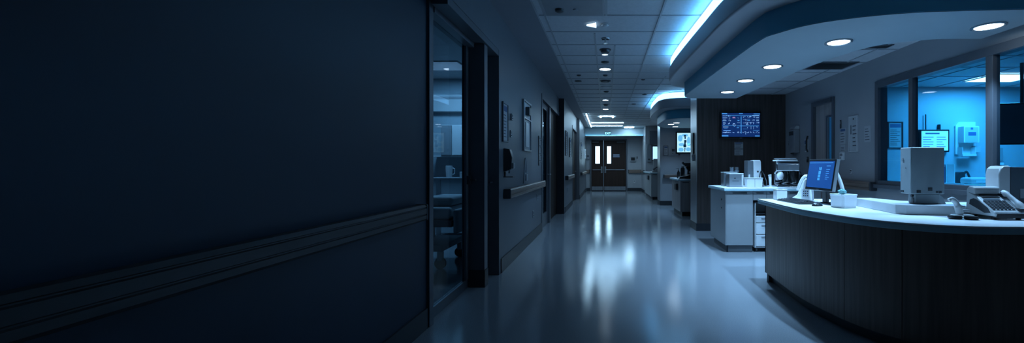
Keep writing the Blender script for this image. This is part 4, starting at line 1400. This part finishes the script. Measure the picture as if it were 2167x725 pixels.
far_cabinet('taupe base cabinet in the second alcove beyond the panelled wall', 'pale worktop of the second alcove below the film display', 1.76, 3.2, 10.1, 11.4, .88, 'cabwood', .06)
far_cabinet('grey base cabinet in the farthest alcove', 'pale worktop of the farthest alcove cabinet', 1.585, 2.6, 15.0, 17.5, .96, 'cab', .06)
# black equipment on the second alcove worktop
t = thing('microscope', 'black microscope-like instrument on the second alcove worktop', 'instrument', (1.95, 10.35, .88))
part('base', MB().prism([(-.20, 0), (-.17, .05), (-.03, .07), (.10, .10), (.20, .10), (.20, 0)], -.11, .12, 'y'), 'black', t, .008)
part('arm', MB().prism([(.02, .10), (.03, .2), (-.02, .28), (.02, .33), (.10, .30), (.12, .1)], -.04, .05, 'y'), 'black', t, .008)
part('head', MB().box(-.05, .20, -.07, .09, .3005, .385), 'dark', t, .01)
part('eyepiece', MB().cyl((-.03, -.03, .33), (-.10, -.03, .40), .022), 'black', t)
part('eyepiece', MB().cyl((-.03, .05, .33), (-.10, .05, .40), .022), 'black', t)
part('focus_knob', MB().cyl((.08, -.075, .16), (.08, .08, .16), .03), 'greyp', t)
t = thing('pump_bottle', 'dark pump bottle on the second alcove worktop next to the instrument', 'bottle', (1.80, 10.6, .88))
part('bottle_body', MB().lathe([(0, 0), (.035, 0), (.04, .01), (.04, .15), (.02, .18), (.016, .2), (0, .2)], seg=18), 'dark', t)
part('pump', MB().cyl((0, 0, .2), (0, 0, .235), .008).box(-.06, .012, -.01, .01, .2355, .25), 'greyp', t)
t = thing('pump_bottle', 'taller black canister behind the dark pump bottle in the second alcove', 'bottle', (1.93, 10.75, .88))
part('bottle_body', MB().lathe([(0, 0), (.05, 0), (.055, .01), (.055, .24), (.04, .27), (0, .27)], seg=18), 'black', t)
part('cap', MB().lathe([(0, .2702), (.03, .2702), (.03, .31), (0, .31)], seg=16), 'greyp', t)
t = thing('desk_telephone', 'dark telephone on the farthest alcove worktop', 'telephone', (1.78, 15.4, .96))
part('body', MB().prism([(-.12, 0), (-.12, .05), (.10, .17), (.14, .16), (.14, 0)], -.12, .12, 'y'), 'greyp', t, .008)
part('handset', MB().tube([(-.09, -.13, .09), (0, -.145, .16), (.11, -.13, .20)], [.035, .025, .035], 10), 'dark', t)
t = thing('computer_terminal', 'tall grey computer terminal beyond the telephone in the farthest alcove', 'computer', (1.95, 16.2, .96))
part('screen_unit', box(-.16, .16, -.03, .03, .12, .5), 'greyp', t, .008)
part('stand', MB().box(-.03, .03, .0, .025, .0145, .13).box(-.1, .1, -.08, .09, 0, .014), 'dark', t, .003)


# ------------------------------------------------------------------ exam room contents
YB = 7.26
t = thing('worktop', 'pale counter along the back wall of the blue exam room', 'worktop', (0, 0, .90))
part('top_surface', box(4.4, 8.4, 6.62, YB, -.04, 0), 'worktop', t, .003)
c = thing('base_cabinet', 'long base cabinet under the exam room counter', 'cabinet', (4.42, 6.66, 0))
part('carcass', box(0, 3.96, .02, .58, .1, .859), 'cab', c)
part('toe_kick', box(0, 3.96, .06, .58, 0, .0995), 'base', c)
for k in range(6):
    part('cabinet_door', box(.66 * k + .003, .66 * k + .657, 0, .0195, .105, .855), 'cab', c, .002)
t = thing('wall_mounted_monitor', 'lit chart screen on the exam room wall above the white box housing', 'monitor', (5.56, YB - .001, 1.62))
part('housing', box(-.25, .25, -.06, 0, -.19, .19), 'black', t, .006)
s = part('screen', box(-.225, .225, -.063, -.0605, -.165, .165), 'monitor_lit', t)
part('screen_lines', lines(lines(MB(), -.2, -.02, -.12, .08, 5, -.0631), .03, .2, -.12, .08, 5, -.0631).box(-.16, .08, -.064, -.0631, .11, .135), 'chart_ink', s)
part('antenna', MB().cyl((-.13, -.03, .19), (-.13, -.03, .45), .008, seg=8), 'black', t)
part('hook', MB().box(.09, .12, -.04, 0, .1902, .28), 'black', t, .004)
t = thing('glove_dispenser', 'white box-shaped dispenser with shelf on the exam room wall', 'dispenser', (6.11, YB, 1.36))
part('back_plate', MB().prism([(-.17, .03), (-.17, .52), (-.11, .58), (.17, .58), (.17, .03)], -.03, 0, 'y'), 'white', t, .004)
part('box', box(-.13, .13, -.15, -.0305, .22, .50), 'white', t, .01)
part('label_sheet', box(-.11, .11, -.153, -.1505, .24, .48), 'paper', t)
part('label_mark', MB().box(-.06, .07, -.1545, -.1531, .34, .40).box(-.02, .02, -.1545, -.1531, .44, .475), 'inkblue', t)
part('shelf', MB().box(-.14, .09, -.14, -.0305, .0, .01).box(-.14, .09, -.14, -.13, .0101, .03).box(-.14, -.13, -.13, -.0305, .0101, .15).box(.08, .09, -.13, -.0305, .0101, .15), 'white', t)
part('side_pocket', box(.10, .20, -.10, -.0305, .06, .17), 'paper', t, .004)
notice('dark framed chart on the exam room wall seen through the first pane', on_front(YB, 4.93, 1.72), .22, .42, framed='dark', m='paper', n=9)
t = thing('television', 'large switched-off black screen hanging in the exam room', 'television', (5.42, 5.5, 1.74), math.radians(-12))
part('housing', box(-.42, .42, -.03, .03, -.27, .27), 'black', t, .01)
part('screen', box(-.40, .40, -.0325, -.0305, -.25, .25), 'smoke', t)
part('ceiling_pole', MB().cyl((0, .06, -.1), (0, .06, .80), .02), 'dark', t)
part('mount_plate', box(-.1, .1, .0305, .06, -.12, .12), 'dark', t)
XC = [('exam_pillow', 'pale folded pillow on the exam room counter', 5.95, .36, .22, .11, 'linen', 'pillow'),
      ('supply_box', 'dark box at the end of the exam room counter beside the window mullion', 6.32, .26, .2, .12, 'greyp', 'box')]
for nm, lb, x, w, d, h, m, cat in XC:
    t = thing(nm, lb, cat, (x, 6.85, .90))
    part('body', MB().box(-w / 2, w / 2, -d / 2, d / 2, 0, h), m, t, .04 if m == 'linen' else .006, seg=3)
    part('band' if m == 'linen' else 'lid', MB().box(-w / 2 * .5, w / 2 * .5, -d / 2 - .003, -d / 2 + .001, h * .3, h * .6) if m == 'linen' else box(-w / 2 - .004, w / 2 + .004, -d / 2 - .004, d / 2 + .004, h + .0005, h + .012), 'white', t)
t = thing('paper_stack', 'open papers spread on the exam room counter', 'papers', (5.45, 6.78, .90))
part('stack', box(-.16, .16, -.11, .11, 0, .02), 'paper', t)
part('loose_sheet', MB().prism([(-.25, -.1), (.05, -.13), (.08, .08), (-.22, .11)], .0202, .022), 'paper', t)
t = thing('file_rack', 'translucent white file rack on the exam room counter', 'rack', (5.60, 7.08, .90))
part('rack', MB().box(-.14, .14, -.08, .10, 0, .01).box(-.14, -.13, -.08, .10, .0101, .32).box(-.005, .005, -.08, .10, .0101, .32).box(.13, .14, -.08, .10, .0101, .32).box(-.13, -.0051, .09, .10, .0101, .32).box(.0051, .13, .09, .10, .0101, .32), 'white', t)
part('folder', box(-.12, -.02, -.07, .08, .0101, .28), 'inkblue', t)
t = thing('blood_pressure_unit', 'dark instrument with cuff on the exam room counter', 'instrument', (5.86, 7.08, .90))
part('body', MB().prism([(-.07, 0), (-.07, .1), (-.03, .19), (.05, .2), (.07, .15), (.07, 0)], -.06, .06, 'y'), 'dark', t, .01)
part('cuff', MB().tube(smooth_path([(.07, 0, .12), (.12, -.02, .2), (.16, -.04, .08), (.15, -.05, .035)], 5), .018, 8), 'dark', t)
t = thing('monitor_stand', 'white equipment console under the black screen in the exam room', 'equipment', (6.9, 6.95, .90))
part('body', box(-.3, .3, -.15, .15, 0, .22), 'white', t, .02)
part('control_strip', box(-.25, .25, -.155, -.1495, .12, .19), 'dark', t)
part('arm', MB().tube([(.1, .1, .22), (.1, .1, .45), (.0, .0, .5)], .02, 8), 'dark', t)
t = thing('wall_organizer', 'dark file pocket on the exam room wall right of the mullion', 'organizer', (6.60, YB, 1.28))
part('pocket', MB().box(-.10, .10, -.08, 0, 0, .22), 'greyp', t, .006)
part('pocket', MB().box(-.10, .10, -.10, 0, -.22, -.03), 'white', t, .006)
# ceiling panel of the exam room
t = thing('ceiling_light_panel', 'bright rectangular ceiling light panel in the blue exam room', 'ceiling light', (6.03, 6.45, 2.5315))
part('panel_frame', MB().box(-.38, .38, -.30, -.28, -.012, 0).box(-.38, .38, .28, .30, -.012, 0).box(-.38, -.36, -.28, .28, -.012, 0).box(.36, .38, -.28, .28, -.012, 0), 'white', t)
part('lens', box(-.36, .36, -.28, .28, -.010, -.002), 'panel', t)
area((0, 0, -.03), (0, 0, 0), .7, .5, 80, (.008, .40, 1.), 'exam_room_lamp', t)


# ------------------------------------------------------------------ patient room contents (behind the sliding glass door)
def hospital_bed():
    t = thing('hospital_bed', 'hospital bed with pale linen behind the sliding glass door', 'bed', (-2.75, 5.28, 0), PI)
    # local +x points to the foot end of the bed (away from the door), turned about
    part('mattress', box(-.98, .98, -.44, .44, .58, .72), 'linen', t, .05, seg=3)
    part('frame', MB().box(-1.0, 1.0, -.46, .46, .50, .5795), 'frame', t, .01)
    part('blanket', MB().prism([(-.47, .55), (-.475, .70), (-.44, .745), (.44, .745), (.475, .70), (.47, .55), (.455, .55), (.45, .7205), (-.45, .7205), (-.455, .55)], -.55, .9, 'x'), 'blanket', t, .01)
    part('pillow', box(-.95, -.58, -.30, .30, .7205, .83), 'linen', t, .05, seg=3)
    part('headboard', box(-1.06, -1.005, -.45, .45, .42, .70), 'offwhite', t, .03, seg=3)
    part('footboard', box(1.005, 1.05, -.45, .45, .42, .80), 'offwhite', t, .03, seg=3)
    sr = MB()
    for x in (-.5, -.2, .1):
        sr.cyl((x, .485, .55), (x, .485, .93), .012, seg=8)
    sr.tube([(-.55, .485, .93), (.15, .485, .93)], .016, 8)
    part('side_rail', sr, 'offwhite', t)
    part('undercarriage', MB().box(-.85, .85, -.35, .35, .20, .28).box(-.55, -.4, -.2, .2, .28, .4995).box(.4, .55, -.2, .2, .28, .4995), 'greyp', t, .01)
    for x in (-.82, .82):
        for y in (-.33, .33):
            lg = part('leg', MB().box(x - .03, x + .03, y - .03, y + .03, .10, .1995), 'offwhite', t, .004)
            part('caster', MB().cyl((x, y - .02, .065), (x, y + .02, .065), .065, seg=20), 'rubber', lg)
    return t


hospital_bed()
t = thing('overbed_table', 'overbed table with clutter behind the sliding glass door', 'table', (-2.35, 6.9, 0))
part('tabletop', box(-.45, .45, -.2, .2, .98, 1.01), 'greyp', t, .008)
part('post', box(-.40, -.34, -.03, .03, .08, .98), 'alu', t)
part('foot', MB().box(-.42, .35, -.2, -.15, .03, .0795).box(-.42, .35, .15, .2, .03, .0795).box(-.42, -.32, -.15, .15, .03, .0795), 'greyp', t)
for x in (-.38, .3):
    for y in (-.175, .175):
        part('caster', MB().cyl((x, y - .012, .025), (x, y + .012, .025), .025, seg=14), 'rubber', t)
for nm, lb, x, w, d, h, m in (('water_jug', 'pale water jug on the overbed table', -2.55, .10, .1, .19, 'white'), ('tissue_box', 'pale tissue box on the overbed table', -2.25, .22, .12, .09, 'offwhite')):
    t = thing(nm, lb, nm.split('_')[1], (x, 6.9, 1.01))
    if nm == 'water_jug':
        part('jug_body', MB().lathe([(0, 0), (.045, 0), (.055, .15), (.05, .19), (0, .19)], seg=18), m, t)
        part('handle', MB().tube([(.05, 0, .15), (.09, 0, .14), (.09, 0, .06), (.047, 0, .04)], .008, 8), m, t)
    else:
        part('body', box(-w / 2, w / 2, -d / 2, d / 2, 0, h), m, t, .005)
        part('tissue', MB().prism([(-.05, 0), (-.03, .06), (.02, .05), (.05, 0)], -.01, .01, 'y').bm and MB().prism([(-.05, h + .0005), (-.03, h + .06), (.02, h + .05), (.05, h + .0005)], -.01, .01, 'y'), 'paper', t)
t = thing('wall_cabinet', 'pale wall cabinet with open shelf behind the sliding glass door', 'cabinet', (-2.62, 7.6, 1.35))
part('carcass', box(-.22, .18, -.30, 0, .02, .55), 'offwhite', t, .005)
part('cabinet_door', box(-.21, -.03, -.32, -.3005, .03, .54), 'greyp', t, .004)
part('cabinet_door', box(-.02, .17, -.32, -.3005, .03, .54), 'white', t, .004)
part('shelf', box(-.40, .45, -.30, 0, .0, .0195), 'white', t, .003)
t = thing('overhead_rail', 'pale equipment rail high on the patient room wall', 'rail', (-2.9, 7.6, 2.15))
part('rail_body', box(-1.0, 1.0, -.12, 0, 0, .3), 'offwhite', t, .01)
part('light_slot', box(-.95, .95, -.125, -.1205, .22, .26), 'greyp', t)
t = thing('ceiling_light_panel', 'dim ceiling light panel in the dark patient room', 'ceiling light', (-2.55, 6.6, 2.7495))
part('lens', box(-.33, .33, -.28, .28, -.012, -.004), 'panel_dim', t)
part('panel_frame', MB().box(-.35, .35, -.30, -.2805, -.014, 0).box(-.35, .35, .2805, .30, -.014, 0).box(-.35, -.3305, -.28, .28, -.014, 0).box(.3305, .35, -.28, .28, -.014, 0), 'greyp', t)
area((0, 0, -.03), (0, 0, 0), .6, .5, 85, (.22, .55, .85), 'patient_room_lamp', t)
t = thing('ceiling_light_panel', 'added ceiling light panel in the room behind the second glass door', 'ceiling light', (-2.4, 10.5, 2.7495))
part('lens', box(-.3, .3, -.3, .3, -.012, -.004), 'panel_dim', t)
part('panel_frame', MB().box(-.32, .32, -.32, -.3005, -.014, 0).box(-.32, .32, .3005, .32, -.014, 0).box(-.32, -.3005, -.3, .3, -.014, 0).box(.3005, .32, -.3, .3, -.014, 0), 'greyp', t)
area((0, 0, -.03), (0, 0, 0), .5, .5, 12, (.2, .55, 1.), 'added_ward_lamp', t)  # invented lamp and panel, added to light this room dimly

# light from the linear lamps at the far end
area((.05, 17.0, CZ - .06), (0, 0, 0), 1.2, 1.6, 7, (.25, .56, 1.), 'far_corridor_lamp')

# ------------------------------------------------------------------ world, camera, view
w = bpy.data.worlds.new('night')
scene.world = w
w.use_nodes = True
w.node_tree.nodes['Background'].inputs['Color'].default_value = (.02, .06, .16, 1)
w.node_tree.nodes['Background'].inputs['Strength'].default_value = .05

cam = bpy.data.cameras.new('camera')
co = bpy.data.objects.new('camera', cam)
COL.objects.link(co)
co.location = (0, 0, HC)
co.rotation_euler = (PI / 2, 0, 0)
cam.sensor_fit = 'HORIZONTAL'
cam.sensor_width = 36
cam.lens = F / 2167 * 36
cam.shift_x = -(VX - 2167 / 2) / 2167
cam.shift_y = (VY - 725 / 2) / 2167
cam.clip_start = .05
scene.camera = co
vs = scene.view_settings
vs.view_transform = 'Standard'
vs.look = 'None'
vs.gamma = 1
vs.exposure = 0
vs.use_curve_mapping = False
